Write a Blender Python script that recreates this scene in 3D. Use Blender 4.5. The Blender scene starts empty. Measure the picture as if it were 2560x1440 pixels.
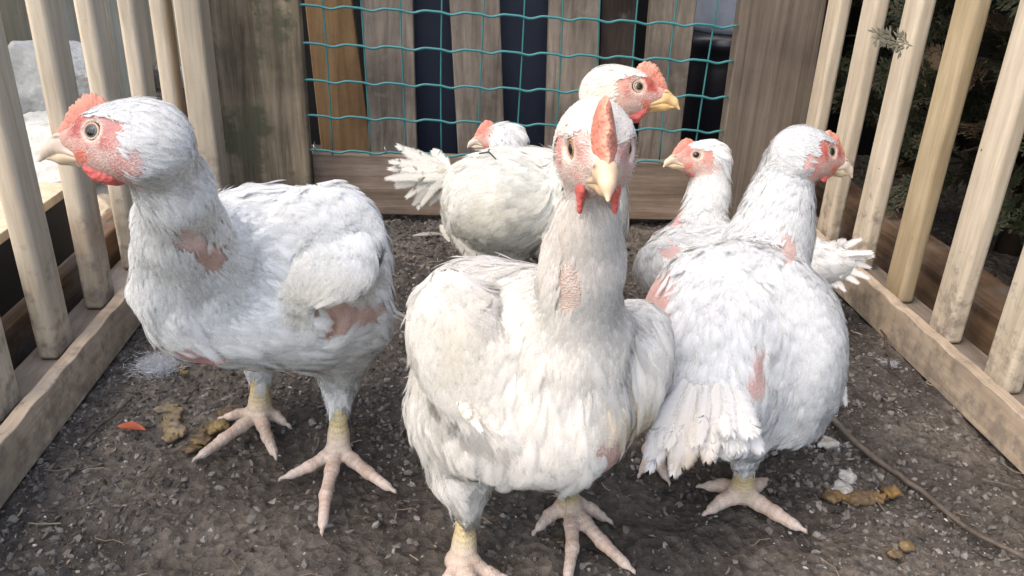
import bpy, math, random
import numpy as np
from mathutils import Vector, Matrix, Euler

rng = np.random.default_rng(7)
random.seed(7)
SC = bpy.context.scene
COL = SC.collection
R_ = math.radians

# ------------------------------------------------------------------ camera
FPX, CAMH = 2023.0, 0.413
def _n(a): return a / np.linalg.norm(a)
def _d(u, v): return np.array([(u - 1280) / FPX, -(v - 720) / FPX, -1.0])
_Y = _n(_d(1125, -212)); _Z = _d(1110, 5150); _Z = -_n(_Z - _Z.dot(_Y) * _Y); _X = np.cross(_Y, _Z)
RC = np.array([_X, _Y, _Z]); CC = np.array([0, 0, CAMH])
cam = bpy.data.cameras.new('camera'); camo = bpy.data.objects.new('camera', cam); COL.objects.link(camo)
M4 = Matrix([list(RC[0]) + [0], list(RC[1]) + [0], list(RC[2]) + [CAMH], [0, 0, 0, 1]])
camo.matrix_world = M4
cam.sensor_width = 36; cam.lens = 36 * FPX / 2560; cam.clip_start = .01; cam.clip_end = 500
SC.camera = camo
# a ray of the camera gives where a thing of the yard stands; t is the distance along the lens axis
def ray(u, v): return RC @ _d(u, v)
def W(u, v, t): return CC + ray(u, v) * t
def G(u, v, z=0.0): r = ray(u, v); return CC + r * ((z - CAMH) / r[2])
def AY(u, v, y): r = ray(u, v); return CC + r * (y / r[1])
def AX(u, v, x): r = ray(u, v); return CC + r * (x / r[0])

# ------------------------------------------------------------------ light
world = bpy.data.worlds.new('World'); SC.world = world; world.use_nodes = True
wt = world.node_tree; bg = wt.nodes['Background']
sky = wt.nodes.new('ShaderNodeTexSky'); sky.sky_type = 'NISHITA'; sky.sun_disc = False
SUN_EL, SUN_AZ = R_(55), R_(-120)       # azimuth measured clockwise from +Y (north)
sky.sun_elevation = SUN_EL; sky.sun_rotation = SUN_AZ
sky.air_density = 1.0; sky.dust_density = 3.0; sky.ozone_density = 0.3
bg.inputs['Strength'].default_value = 0.15
wt.links.new(sky.outputs[0], bg.inputs[0])
sl = bpy.data.lights.new('sun', 'SUN'); sl.energy = 0.8; sl.angle = R_(110); sl.color = (1.0, .92, .80)
so = bpy.data.objects.new('sun', sl); COL.objects.link(so)
sd = Vector((math.sin(SUN_AZ) * math.cos(SUN_EL), math.cos(SUN_AZ) * math.cos(SUN_EL), math.sin(SUN_EL)))
so.rotation_euler = sd.to_track_quat('Z', 'Y').to_euler(); so.location = sd * 3
SC.view_settings.view_transform = 'Standard'; SC.view_settings.look = 'None'
SC.view_settings.exposure = 1.45; SC.view_settings.gamma = 1
SC.cycles.max_bounces = 14; SC.cycles.diffuse_bounces = 10; SC.cycles.transmission_bounces = 10; SC.cycles.transparent_max_bounces = 28

# ------------------------------------------------------------------ noise in numpy
def _hash(ix, iy, iz, seed):
    h = (ix.astype(np.int64) * 374761393 + iy.astype(np.int64) * 668265263 + iz.astype(np.int64) * 2147483647 + seed * 144665) & 0xffffffff
    h = ((h ^ (h >> 13)) * 1274126177) & 0xffffffff
    h = ((h ^ (h >> 16)) * 2246822519) & 0xffffffff
    return ((h ^ (h >> 15)) & 0xffffff) / float(0xffffff)
def vnoise(p, seed=0):
    i = np.floor(p).astype(np.int64); f = p - i; f = f * f * (3 - 2 * f)
    r = 0
    for dx in (0, 1):
        for dy in (0, 1):
            for dz in (0, 1):
                w = (f[:, 0] if dx else 1 - f[:, 0]) * (f[:, 1] if dy else 1 - f[:, 1]) * (f[:, 2] if dz else 1 - f[:, 2])
                r = r + w * _hash(i[:, 0] + dx, i[:, 1] + dy, i[:, 2] + dz, seed)
    return r * 2 - 1
def fbm(p, o=4, seed=0):
    a, r, s = 1.0, 0, 0
    for k in range(o):
        r = r + a * vnoise(p * (2 ** k) + 17.3 * k, seed + k); s += a; a *= .5
    return r / s

# ------------------------------------------------------------------ object helpers
def tag(o, label=None, cat=None, group=None, kind=None):
    if label: o['label'] = label
    if cat: o['category'] = cat
    if group: o['group'] = group
    if kind: o['kind'] = kind
    return o
def thing(name, label, cat, loc=(0, 0, 0), group=None):
    o = bpy.data.objects.new(name, None); COL.objects.link(o); o.location = loc; o.empty_display_size = .02
    return tag(o, label, cat, group)
def link(name, me, mat=None, parent=None):
    o = bpy.data.objects.new(name, me); COL.objects.link(o)
    if mat is not None: me.materials.append(mat)
    if parent is not None:
        o.parent = parent; o.matrix_parent_inverse = Matrix.Translation(-Vector(parent.location))
    return o
def mesh_np(name, V, Fq, smooth=True, colors=None, uv=None):
    """V (n,3); Fq (m,4) or (m,3) index array"""
    me = bpy.data.meshes.new(name); V = np.asarray(V, np.float32); Fq = np.asarray(Fq, np.int32)
    k = Fq.shape[1]; m = len(Fq)
    me.vertices.add(len(V)); me.vertices.foreach_set('co', V.ravel())
    me.loops.add(m * k); me.loops.foreach_set('vertex_index', Fq.ravel())
    me.polygons.add(m); me.polygons.foreach_set('loop_start', np.arange(m, dtype=np.int32) * k)
    me.polygons.foreach_set('use_smooth', np.full(m, smooth))
    me.update(calc_edges=True)
    if colors is not None:
        a = me.color_attributes.new('Col', 'FLOAT_COLOR', 'POINT')
        c = np.ones((len(V), 4), np.float32); colors = np.asarray(colors); c[:, :colors.shape[1]] = colors; a.data.foreach_set('color', c.ravel())
    return me
def mesh_py(name, V, F, smooth=False):
    me = bpy.data.meshes.new(name); me.from_pydata([tuple(v) for v in V], [], F); me.update()
    if smooth: me.polygons.foreach_set('use_smooth', [True] * len(me.polygons))
    return me
class MB:
    def __init__(s): s.V = []; s.F = []
    def add(s, V, F):
        b = len(s.V); s.V += [tuple(v) for v in V]; s.F += [tuple(i + b for i in f) for f in F]; return s
    def box(s, c, h, rot=None, wob=0):
        V = []
        for x in (-1, 1):
            for y in (-1, 1):
                for z in (-1, 1):
                    v = Vector((x * h[0], y * h[1], z * h[2]))
                    if rot is not None: v = rot @ v
                    V.append(Vector(c) + v + Vector((random.uniform(-wob, wob), random.uniform(-wob, wob), random.uniform(-wob, wob))))
        return s.add(V, [(0, 1, 3, 2), (4, 6, 7, 5), (0, 4, 5, 1), (2, 3, 7, 6), (0, 2, 6, 4), (1, 5, 7, 3)])
    def tube(s, pts, rad, n=8, cap=True):
        pts = [Vector(p) for p in pts]; m = len(pts)
        rad = rad if hasattr(rad, '__len__') else [rad] * m
        V = []; up = Vector((0.13, .2, 1)).normalized()
        for i, p in enumerate(pts):
            t = (pts[min(i + 1, m - 1)] - pts[max(i - 1, 0)]).normalized()
            a = t.cross(up)
            if a.length < 1e-3: a = t.cross(Vector((1, 0, 0)))
            a.normalize(); b = a.cross(t)
            for k in range(n):
                q = 2 * math.pi * k / n; V.append(p + (a * math.cos(q) + b * math.sin(q)) * rad[i])
        F = [(i * n + k, i * n + (k + 1) % n, (i + 1) * n + (k + 1) % n, (i + 1) * n + k) for i in range(m - 1) for k in range(n)]
        if cap: F += [tuple(range(n))[::-1], tuple((m - 1) * n + k for k in range(n))]
        return s.add(V, F)
    def build(s, name, mat, parent=None, smooth=False, bevel=0, seg=2):
        o = link(name, mesh_py(name, s.V, s.F, smooth), mat, parent)
        if bevel:
            b = o.modifiers.new('bev', 'BEVEL'); b.width = bevel; b.segments = seg; b.limit_method = 'ANGLE'; b.angle_limit = R_(40)
            o.data.polygons.foreach_set('use_smooth', [True] * len(o.data.polygons))
            w = o.modifiers.new('wn', 'WEIGHTED_NORMAL')
        return o

# ------------------------------------------------------------------ materials
def new_mat(name):
    m = bpy.data.materials.new(name); m.use_nodes = True
    nt = m.node_tree; return m, nt, nt.nodes['Principled BSDF']
def N(nt, t, **k):
    n = nt.nodes.new(t)
    for a, b in k.items():
        if a in n.inputs.keys(): n.inputs[a].default_value = b
        else: setattr(n, a, b)
    return n
def ramp(nt, fac, stops, interp='LINEAR'):
    r = nt.nodes.new('ShaderNodeValToRGB'); e = r.color_ramp.elements; r.color_ramp.interpolation = interp
    while len(e) < len(stops): e.new(.5)
    for q, (p, c) in zip(e, stops): q.position = p; q.color = (*c, 1) if len(c) == 3 else c
    nt.links.new(fac, r.inputs[0]); return r
def coords(nt, scale=(1, 1, 1), kind='Object'):
    tc = nt.nodes.new('ShaderNodeTexCoord'); mp = nt.nodes.new('ShaderNodeMapping'); mp.inputs['Scale'].default_value = scale
    nt.links.new(tc.outputs[kind], mp.inputs[0])
    # every object gets its own cut of the pattern
    oi = nt.nodes.new('ShaderNodeObjectInfo'); sc = nt.nodes.new('ShaderNodeVectorMath'); sc.operation = 'SCALE'
    cb = nt.nodes.new('ShaderNodeCombineXYZ')
    for i in range(3): nt.links.new(oi.outputs['Random'], cb.inputs[i])
    nt.links.new(cb.outputs[0], sc.inputs[0]); sc.inputs['Scale'].default_value = 37.0
    ad = nt.nodes.new('ShaderNodeVectorMath'); ad.operation = 'ADD'
    nt.links.new(mp.outputs[0], ad.inputs[0]); nt.links.new(sc.outputs[0], ad.inputs[1])
    return ad.outputs[0]
def mix(nt, fac, a, b, mode='MIX'):
    m = nt.nodes.new('ShaderNodeMixRGB'); m.blend_type = mode
    for i, v in ((0, fac), (1, a), (2, b)):
        if hasattr(v, 'is_linked') or isinstance(v, bpy.types.NodeSocket): nt.links.new(v, m.inputs[i])
        else: m.inputs[i].default_value = v if i == 0 else (*v, 1)
    return m.outputs[0]
def bump(nt, bs, h, strength=.3, dist=.002):
    b = nt.nodes.new('ShaderNodeBump'); b.inputs['Strength'].default_value = strength; b.inputs['Distance'].default_value = dist
    nt.links.new(h, b.inputs['Height']); nt.links.new(b.outputs[0], bs.inputs['Normal']); return b

def wood(name, c_lo, c_hi, grain=(70, 70, 5), stain=None, stain_scale=9, stain_cut=(.52, .66), rough=.7, spots=None, bmp=.35, blotch=.5, var=.25, mud=0):
    m, nt, bs = new_mat(name); L = nt.links
    v = coords(nt, grain)
    g = N(nt, 'ShaderNodeTexNoise', Scale=1.0, Detail=6.0, Roughness=.6, Distortion=.6); L.new(v, g.inputs['Vector'])
    r = ramp(nt, g.outputs[0], [(.30, c_lo), (.68, c_hi)])
    v2 = coords(nt, (1, 1, 1))
    b = N(nt, 'ShaderNodeTexNoise', Scale=9.0, Detail=5.0, Roughness=.6); L.new(v2, b.inputs['Vector'])
    dark = ramp(nt, b.outputs[0], [(.3, (1 - blotch, 1 - blotch, 1 - blotch)), (.62, (1.0, 1.0, 1.0))])
    c = mix(nt, 1.0, r.outputs[0], dark.outputs[0], 'MULTIPLY')
    if stain:
        s = N(nt, 'ShaderNodeTexNoise', Scale=stain_scale, Detail=7.0, Roughness=.65); L.new(v2, s.inputs['Vector'])
        sr = ramp(nt, s.outputs[0], [(stain_cut[0], (0, 0, 0)), (stain_cut[1], (1, 1, 1))])
        c = mix(nt, sr.outputs[0], c, stain)
    if spots:
        vo = N(nt, 'ShaderNodeTexVoronoi', Scale=spots[0]); L.new(v2, vo.inputs['Vector'])
        vr = ramp(nt, vo.outputs['Distance'], [(.03, (1, 1, 1)), (.06, (0, 0, 0))])
        n3 = N(nt, 'ShaderNodeTexNoise', Scale=30.0); L.new(v2, n3.inputs['Vector'])
        n3r = ramp(nt, n3.outputs[0], [(.5, (0, 0, 0)), (.56, (1, 1, 1))])
        f = mix(nt, 1.0, vr.outputs[0], n3r.outputs[0], 'MULTIPLY')
        c = mix(nt, f, c, spots[1])
    oi = nt.nodes.new('ShaderNodeObjectInfo'); vr2 = ramp(nt, oi.outputs['Random'], [(0, (1 - var, 1 - var, 1 - var)), (1, (1, 1, 1))])
    c = mix(nt, 1.0, c, vr2.outputs[0], 'MULTIPLY')
    L.new(c, bs.inputs['Base Color']); bs.inputs['Roughness'].default_value = rough
    bs.inputs['Specular IOR Level'].default_value = .25
    fg = N(nt, 'ShaderNodeTexNoise', Scale=4.0, Detail=4.0, Roughness=.7, Distortion=.3); L.new(v, fg.inputs['Vector'])
    fr = ramp(nt, fg.outputs[0], [(.32, (.78, .76, .73)), (.6, (1.04, 1.04, 1.04))]); c2 = mix(nt, .8, c, fr.outputs[0], 'MULTIPLY')
    if mud:
        ge = nt.nodes.new('ShaderNodeNewGeometry'); sx = nt.nodes.new('ShaderNodeSeparateXYZ'); L.new(ge.outputs['Position'], sx.inputs[0])
        mr = N(nt, 'ShaderNodeMapRange'); L.new(sx.outputs[2], mr.inputs[0]); mr.inputs[1].default_value = .015; mr.inputs[2].default_value = mud; mr.inputs[3].default_value = .24; mr.inputs[4].default_value = 0
        mn = N(nt, 'ShaderNodeTexNoise', Scale=55.0, Detail=7.0, Roughness=.7); L.new(v2, mn.inputs['Vector'])
        sm = nt.nodes.new('ShaderNodeMath'); sm.operation = 'ADD'; L.new(mr.outputs[0], sm.inputs[0]); L.new(mn.outputs[0], sm.inputs[1])
        mm = ramp(nt, sm.outputs[0], [(.66, (0, 0, 0)), (.82, (.8, .8, .8))]); c2 = mix(nt, mm.outputs[0], c2, (.20, .165, .13))
    L.new(c2, bs.inputs['Base Color'])
    bump(nt, bs, g.outputs[0], bmp, .0012)
    return m

def vcol_mat(name, rough=.6, soft=0, fade=False, sss=0, bmp=None, spec=.3, mult_noise=None, transl=0):
    m, nt, bs = new_mat(name); L = nt.links
    a = nt.nodes.new('ShaderNodeVertexColor'); a.layer_name = 'Col'; c = a.outputs[0]
    if mult_noise:
        v = coords(nt); n = N(nt, 'ShaderNodeTexNoise', Scale=mult_noise[0], Detail=5.0, Roughness=.7); L.new(v, n.inputs['Vector'])
        r = ramp(nt, n.outputs[0], [(.3, (mult_noise[1],) * 3), (.7, (1, 1, 1))]); c = mix(nt, 1.0, c, r.outputs[0], 'MULTIPLY')
    L.new(c, bs.inputs['Base Color']); bs.inputs['Roughness'].default_value = rough; bs.inputs['Specular IOR Level'].default_value = spec
    if sss:
        bs.inputs['Subsurface Weight'].default_value = sss; bs.inputs['Subsurface Radius'].default_value = (1, .35, .2); bs.inputs['Subsurface Scale'].default_value = .006
    if bmp:
        v = coords(nt); n = N(nt, 'ShaderNodeTexVoronoi', Scale=bmp[0]) if bmp[2] == 'v' else N(nt, 'ShaderNodeTexNoise', Scale=bmp[0], Detail=4.0)
        L.new(v, n.inputs['Vector']); bump(nt, bs, n.outputs[0], bmp[1], .0015)
    if soft:
        an = nt.nodes.new('ShaderNodeAttribute'); an.attribute_name = 'nrm'; gn = nt.nodes.new('ShaderNodeNewGeometry'); mv = nt.nodes.new('ShaderNodeMix'); mv.data_type = 'VECTOR'
        mv.inputs[0].default_value = soft; L.new(gn.outputs['Normal'], mv.inputs[4]); L.new(an.outputs['Vector'], mv.inputs[5])
        nn = nt.nodes.new('ShaderNodeVectorMath'); nn.operation = 'NORMALIZE'; L.new(mv.outputs[1], nn.inputs[0]); L.new(nn.outputs[0], bs.inputs['Normal'])
    if transl:
        out = nt.nodes['Material Output']; tr = nt.nodes.new('ShaderNodeBsdfTranslucent'); mx = nt.nodes.new('ShaderNodeMixShader')
        L.new(c, tr.inputs[0]); mx.inputs[0].default_value = transl; L.new(bs.outputs[0], mx.inputs[1]); L.new(tr.outputs[0], mx.inputs[2]); L.new(mx.outputs[0], out.inputs[0])
        if fade:      # barbs thin out to nothing at their tips
            tp = nt.nodes.new('ShaderNodeBsdfTransparent'); m2 = nt.nodes.new('ShaderNodeMixShader'); L.new(a.outputs[1], m2.inputs[0]); L.new(tp.outputs[0], m2.inputs[1]); L.new(mx.outputs[0], m2.inputs[2]); L.new(m2.outputs[0], out.inputs[0])
    return m
def plain(name, col, rough=.6, spec=.3, noise=None, bmp=None, metal=0):
    m, nt, bs = new_mat(name); bs.inputs['Roughness'].default_value = rough; bs.inputs['Specular IOR Level'].default_value = spec; bs.inputs['Metallic'].default_value = metal
    v = coords(nt); n = N(nt, 'ShaderNodeTexNoise', Scale=(noise or (12, .8))[0], Detail=6.0, Roughness=.65); nt.links.new(v, n.inputs['Vector'])
    k = (noise or (12, .8))[1]
    r = ramp(nt, n.outputs[0], [(.3, tuple(c * k for c in col)), (.7, col)]); nt.links.new(r.outputs[0], bs.inputs['Base Color'])
    bump(nt, bs, n.outputs[0], bmp or .2, .002)
    return m
# ------------------------------------------------------------------ THE SETTING: soil
RAIL_L, RAIL_R, BACK = -.330, .482, 1.14
def soil_h(x, y):
    p = np.stack([x, y, np.zeros_like(x)], 1)
    h = .008 * fbm(p * 5, 3, 3) + .0075 * fbm(p * 22, 3, 9) + .0072 * np.abs(fbm(p * 75, 3, 21))
    h += .0016 * fbm(p * 190, 2, 33)
    return h
xs = np.linspace(-1.0, 1.1, 700); ys = np.linspace(.25, 1.6, 460)
gx, gy = np.meshgrid(xs, ys); px_, py_ = gx.ravel(), gy.ravel()
V = np.stack([px_, py_, soil_h(px_, py_) - .004], 1)
nx, ny = len(xs), len(ys)
i = (np.arange(ny - 1)[:, None] * nx + np.arange(nx - 1)[None]).ravel()
F4 = np.stack([i, i + 1, i + nx + 1, i + nx], 1)
# far sheet joined on: ring of big quads from the grid's rim out to the horizon
def soil_mat():
    m, nt, bs = new_mat('soil'); L = nt.links; v = coords(nt)
    a = N(nt, 'ShaderNodeTexNoise', Scale=5.0, Detail=4.0, Roughness=.6); L.new(v, a.inputs['Vector'])
    b = N(nt, 'ShaderNodeTexNoise', Scale=85.0, Detail=8.0, Roughness=.75); L.new(v, b.inputs['Vector'])
    c = N(nt, 'ShaderNodeTexVoronoi', Scale=120.0); L.new(v, c.inputs['Vector'])
    r1 = ramp(nt, a.outputs[0], [(.36, (.068, .059, .052)), (.5, (.125, .109, .094)), (.64, (.22, .192, .162))])
    r2 = ramp(nt, b.outputs[0], [(.3, (.32, .32, .33)), (.68, (1.25, 1.2, 1.12))])
    col = mix(nt, 1.0, r1.outputs[0], r2.outputs[0], 'MULTIPLY')
    r3 = ramp(nt, c.outputs['Color'], [(.0, (.7, .7, .7)), (1, (1.25, 1.25, 1.25))]); col = mix(nt, 1.0, col, r3.outputs[0], 'MULTIPLY')
    d = N(nt, 'ShaderNodeTexNoise', Scale=150.0, Detail=3.0, Roughness=.6); L.new(v, d.inputs['Vector'])
    dr = ramp(nt, d.outputs[0], [(.69, (0, 0, 0)), (.74, (1, 1, 1))]); col = mix(nt, dr.outputs[0], col, (.5, .48, .42))
    L.new(col, bs.inputs['Base Color']); bs.inputs['Roughness'].default_value = .85; bs.inputs['Specular IOR Level'].default_value = .25
    ad = nt.nodes.new('ShaderNodeMath'); ad.operation = 'ADD'; L.new(b.outputs[0], ad.inputs[0]); L.new(c.outputs['Distance'], ad.inputs[1])
    bump(nt, bs, ad.outputs[0], 1.0, .007)
    return m
SOIL = soil_mat()
rim = np.array([(-60, -60), (60, -60), (60, 60), (-60, 60)], float)
cor = [0, nx - 1, nx * ny - 1, nx * (ny - 1)]
b0 = len(V); V = np.vstack([V, np.column_stack([rim, np.full(4, -.004)])])
me = mesh_np('ground', V, F4)
extra = []
edges = [list(range(0, nx)), [nx - 1 + k * nx for k in range(ny)], list(range(nx * ny - 1, nx * (ny - 1) - 1, -1)), [nx * k for k in range(ny - 1, -1, -1)]]
gF = [tuple(f) for f in []]
g = link('ground', me, SOIL); tag(g, kind='structure')
gb = MB()
for k in range(4):
    pts = [tuple(V[q]) for q in edges[k]]; o1 = (*rim[k], -.004); o2 = (*rim[(k + 1) % 4], -.004)
    gb.add([o1, o2] + pts[::-1], [tuple(range(len(pts) + 2))])
import bmesh
bm = bmesh.new(); bm.from_mesh(g.data); bm.verts.ensure_lookup_table()
for k in range(4):
    vs = [bm.verts[q] for q in edges[k]][::-1]
    try:
        f = bm.faces.new([bm.verts[b0 + k], bm.verts[b0 + (k + 1) % 4]] + vs); f.smooth = False
    except ValueError: pass
bm.to_mesh(g.data); bm.free()

def ico(sub=1):
    b = bmesh.new(); bmesh.ops.create_icosphere(b, subdivisions=sub, radius=1)
    v = np.array([q.co[:] for q in b.verts]); f = np.array([[q.index for q in fc.verts] for fc in b.faces]); b.free(); return v, f
def rotmats(n, tilt=1.0):
    a = rng.normal(size=(n, 4)); a[:, 1:3] *= tilt; a /= np.linalg.norm(a, axis=1)[:, None]; w, x, y, z = a.T
    return np.stack([np.stack([1 - 2 * (y * y + z * z), 2 * (x * y - z * w), 2 * (x * z + y * w)], 1),
                     np.stack([2 * (x * y + z * w), 1 - 2 * (x * x + z * z), 2 * (y * z - x * w)], 1),
                     np.stack([2 * (x * z - y * w), 2 * (y * z + x * w), 1 - 2 * (x * x + y * y)], 1)], 1)
def scatter(name, n, smin, smax, flat, xr, yr, palette, mat, sub=1, power=2.2, dens=None, sink=.2, rough=.35, tilt=.5, smooth=False):
    iv, iff = ico(sub)
    x = rng.uniform(*xr, n); y = rng.uniform(*yr, n)
    if dens is not None:
        k = rng.random(n) < dens(x, y); x, y = x[k], y[k]; n = len(x)
    s = smin + (smax - smin) * rng.random(n) ** power
    sc = np.stack([s, s * rng.uniform(.5, .95, n), s * flat * rng.uniform(.6, 1.3, n)], 1)
    P = iv[None] * (1 + rough * rng.uniform(-1, 1, (n, len(iv), 1))) * sc[:, None]
    P = np.einsum('nij,nkj->nki', rotmats(n, tilt), P)
    z = soil_h(x, y) - .004
    P += np.stack([x, y, z + sc[:, 2] * (1 - sink * 2)], 1)[:, None]
    pal = np.array(palette); c = pal[rng.integers(0, len(pal), n)] * rng.uniform(.7, 1.25, (n, 1))
    F = (iff[None] + (np.arange(n) * len(iv))[:, None, None]).reshape(-1, 3)
    me = mesh_np(name, P.reshape(-1, 3), F, smooth, np.repeat(c, len(iv), 0))
    return link(name, me, mat)
CLOD = vcol_mat('soil_clod', .9, bmp=(260, .5, 'n'), mult_noise=(140, .55), spec=.2)
def dn(x, y): return np.clip(.62 + 1.1 * fbm(np.stack([x, y, x * 0], 1) * 6, 2, 77) - .2 * np.clip((.62 - y) / .15, 0, 1) * np.clip((.36 - np.abs(x)) / .15, 0, 1), .08, 1)
brown = [(.155, .137, .12), (.12, .105, .092), (.185, .163, .14), (.09, .08, .071), (.14, .124, .11), (.21, .187, .163), (.25, .228, .20)]
tag(scatter('soil_clods', 160000, .0006, .0042, .5, (-.6, .75), (.3, 1.3), brown, CLOD, 1, 5.2, dn, sink=.42, rough=.5), 'crumbs and clods of brown soil over the pen floor', 'soil clods', kind='stuff')
tag(scatter('pale_grit', 3600, .0005, .0022, .45, (-.5, .7), (.33, 1.25), [(.5, .47, .42), (.42, .35, .26), (.6, .58, .55)], CLOD, 1, 2.5, dn), 'pale grains and crumbs in the soil', 'grit', kind='stuff')
# chips and stalks
def stalks(name, n, ln, rad, pal, xr, yr):
    V = []; F = []; C = []; b = 0
    for k in range(n):
        x, y = random.uniform(*xr), random.uniform(*yr); a = random.uniform(0, 6.28); l = random.uniform(*ln); r = random.uniform(*rad)
        cv = random.uniform(-.5, .5); c = np.array(random.choice(pal)) * random.uniform(.7, 1.2)
        xx = [x + math.cos(a + cv * q) * l * (q - .5) for q in (0, .33, .66, 1)]; yy = [y + math.sin(a + cv * q) * l * (q - .5) for q in (0, .33, .66, 1)]
        zz = soil_h(np.array(xx), np.array(yy)) + random.uniform(-.001, .002)
        pts = [Vector((p, q, z_)) for p, q, z_ in zip(xx, yy, zz)]
        for i2, p in enumerate(pts):
            t = (pts[min(i2 + 1, 3)] - pts[max(i2 - 1, 0)]).normalized(); s_ = t.cross(Vector((0, 0, 1))).normalized(); u_ = s_.cross(t)
            for q in range(4):
                w_ = math.pi / 2 * q; V.append(p + (s_ * math.cos(w_) + u_ * math.sin(w_)) * r * (1 - .3 * i2 / 3)); C.append(c)
        for i2 in range(3):
            for q in range(4): F.append((b + i2 * 4 + q, b + i2 * 4 + (q + 1) % 4, b + i2 * 4 + 4 + (q + 1) % 4, b + i2 * 4 + 4 + q))
        b += 16
    return link(name, mesh_np(name, np.array([v[:] for v in V]), np.array(F), False, np.array(C)), CLOD)
tag(stalks('plant_litter', 420, (.005, .024), (.0003, .0008), [(.22, .17, .11), (.35, .28, .18), (.12, .09, .07), (.3, .25, .2)], (-.45, .75), (.35, 1.25)), 'short dry stalks and fibres strewn on the soil', 'plant litter', kind='stuff')

# ------------------------------------------------------------------ slatted side panels
PINE = wood('pale_pine', (.50, .415, .30), (.66, .565, .43), (60, 60, 4), stain=(.40, .22, .10), stain_scale=4, stain_cut=(.62, .80), spots=(38, (.10, .06, .04)), bmp=.25, blotch=.16, var=.12, rough=.55, mud=.22)
PINE_Y = wood('yellow_pine', (.37, .28, .16), (.52, .41, .26), (60, 60, 4), spots=(38, (.12, .07, .04)), bmp=.25, blotch=.16, var=.1, rough=.55)
PINE_R = wood('rail_pine', (.40, .31, .22), (.58, .47, .35), (60, 4, 60), stain=(.17, .10, .05), stain_scale=7, stain_cut=(.60, .75), bmp=.4, blotch=.35, var=.05, rough=.7, mud=.09)
DUST = wood('dusty_ledge', (.22, .18, .14), (.42, .35, .28), (60, 8, 60), blotch=.4, bmp=.6)
def side_panel(side, x_in, y0s, label):
    s = 1 if side > 0 else -1
    t = thing('slatted_panel', label, 'slatted panel', (x_in + s * .03, .75, 0))
    zt, th = .046, .013
    m = MB()   # upright front lath of the channel that holds the slats
    ys = np.linspace(.30, 1.135, 60)
    V = []; F = []
    for k, y in enumerate(ys):
        w = .0012 * math.sin(k * 1.7) + random.uniform(-.0006, .0006)
        a, b = x_in, x_in + s * th
        V += [(a, y, .002), (a, y, zt + w), (b, y, zt + w * .4), (b, y, .002)]
    for k in range(len(ys) - 1):
        for q in range(4):
            F.append((4 * k + q, 4 * k + (q + 1) % 4, 4 * k + 4 + (q + 1) % 4, 4 * k + 4 + q))
    F += [(3, 2, 1, 0), tuple(4 * (len(ys) - 1) + q for q in range(4))]
    m.add(V, F); m.build('front_lath', PINE_R, t, bevel=.0012)
    MB().box((x_in + s * (th + .0225), .7175, .016), (.0222, .4175, .0138)).build('bottom_rail', DUST, t, bevel=.001)
    for k, (y, yel) in enumerate(y0s):
        cx = x_in + s * .0345; lean = random.uniform(-.003, .003)
        V = []; hx, hy = .0095, .0185
        mb = MB().box((cx, y, .33), (hx, hy, .3))
        mb.V = [(vx + (lean if vz > .3 else 0), vy + (lean if vz > .3 else 0), vz) for vx, vy, vz in mb.V]
        mb.build('slat', PINE_Y if yel else PINE, t, bevel=.0055, seg=4)
    if side < 0: MB().box((-.325, 1.103, .335), (.0165, .0225, .30)).build('end_stile', PINE, t, bevel=.004)
    MB().box((x_in + s * .0345, .7175, .65), (.015, .4175, .02)).build('top_rail', PINE, t, bevel=.004)
    return t
side_panel(-1, RAIL_L, [(.274 + .104 * k, False) for k in range(9)], 'pale wooden slatted pen side on the left with rocks behind it')
side_panel(1, RAIL_R, [(.329 + .0965 * k, k == 5) for k in range(9)], 'pale wooden slatted pen side on the right before the dark conifer')

# ------------------------------------------------------------------ gate at the back: two posts, kick board, green wire mesh
POST_L = wood('mossy_post', (.12, .095, .065), (.42, .335, .225), (75, 75, 4), stain=(.12, .115, .07), stain_scale=14, stain_cut=(.48, .56), blotch=.6, bmp=.8, rough=.85, spots=(60, (.3, .27, .2)))
POST_R = wood('grey_post', (.14, .112, .085), (.26, .21, .165), (120, 120, 2.5), blotch=.35, bmp=.7, rough=.85, spots=(25, (.06, .035, .02)))
KICK = wood('kick_board', (.20, .145, .10), (.42, .32, .245), (5, 90, 90), blotch=.5, bmp=.6, rough=.8, stain=(.22, .17, .13), stain_scale=10, stain_cut=(.6, .75))
gate = thing('mesh_gate', 'wooden framed gate at the back with green wavy wire mesh', 'gate', (.1, 1.15, 0))
MB().box((-.2545, 1.135, .27), (.0595, .012, .27)).build('post', POST_L, gate, bevel=.003)['label'] = 'dark mossy left gate post'
mr = MB()
V = [(.396 + .0, 1.128, .0), (.520, 1.128, .0), (.505, 1.128, .58), (.390, 1.128, .58)]
mr.add([(x, y + dy, z) for dy in (0, .024) for x, y, z in V], [(0, 1, 2, 3), (7, 6, 5, 4), (0, 4, 5, 1), (1, 5, 6, 2), (2, 6, 7, 3), (3, 7, 4, 0)])
mr.build('post', POST_R, gate, bevel=.003)['label'] = 'plain grey brown right gate post'
mk = MB().box((.102, 1.150, .052), (.297, .011, .047))
mk.V = [(x, y, z - (.0065 * (x + .2) / .6 if z > .05 else -.004 + .012 * (x + .2) / .6 * .5)) for x, y, z in mk.V]
mk.build('kick_board', KICK, gate, bevel=.0025)
MB().box((.102, 1.135, .585), (.44, .014, .03)).build('top_board', POST_R, gate, bevel=.003)
WIRE = plain('green_wire_coating', (.045, .20, .20), .3, .5, (40, .8))
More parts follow.
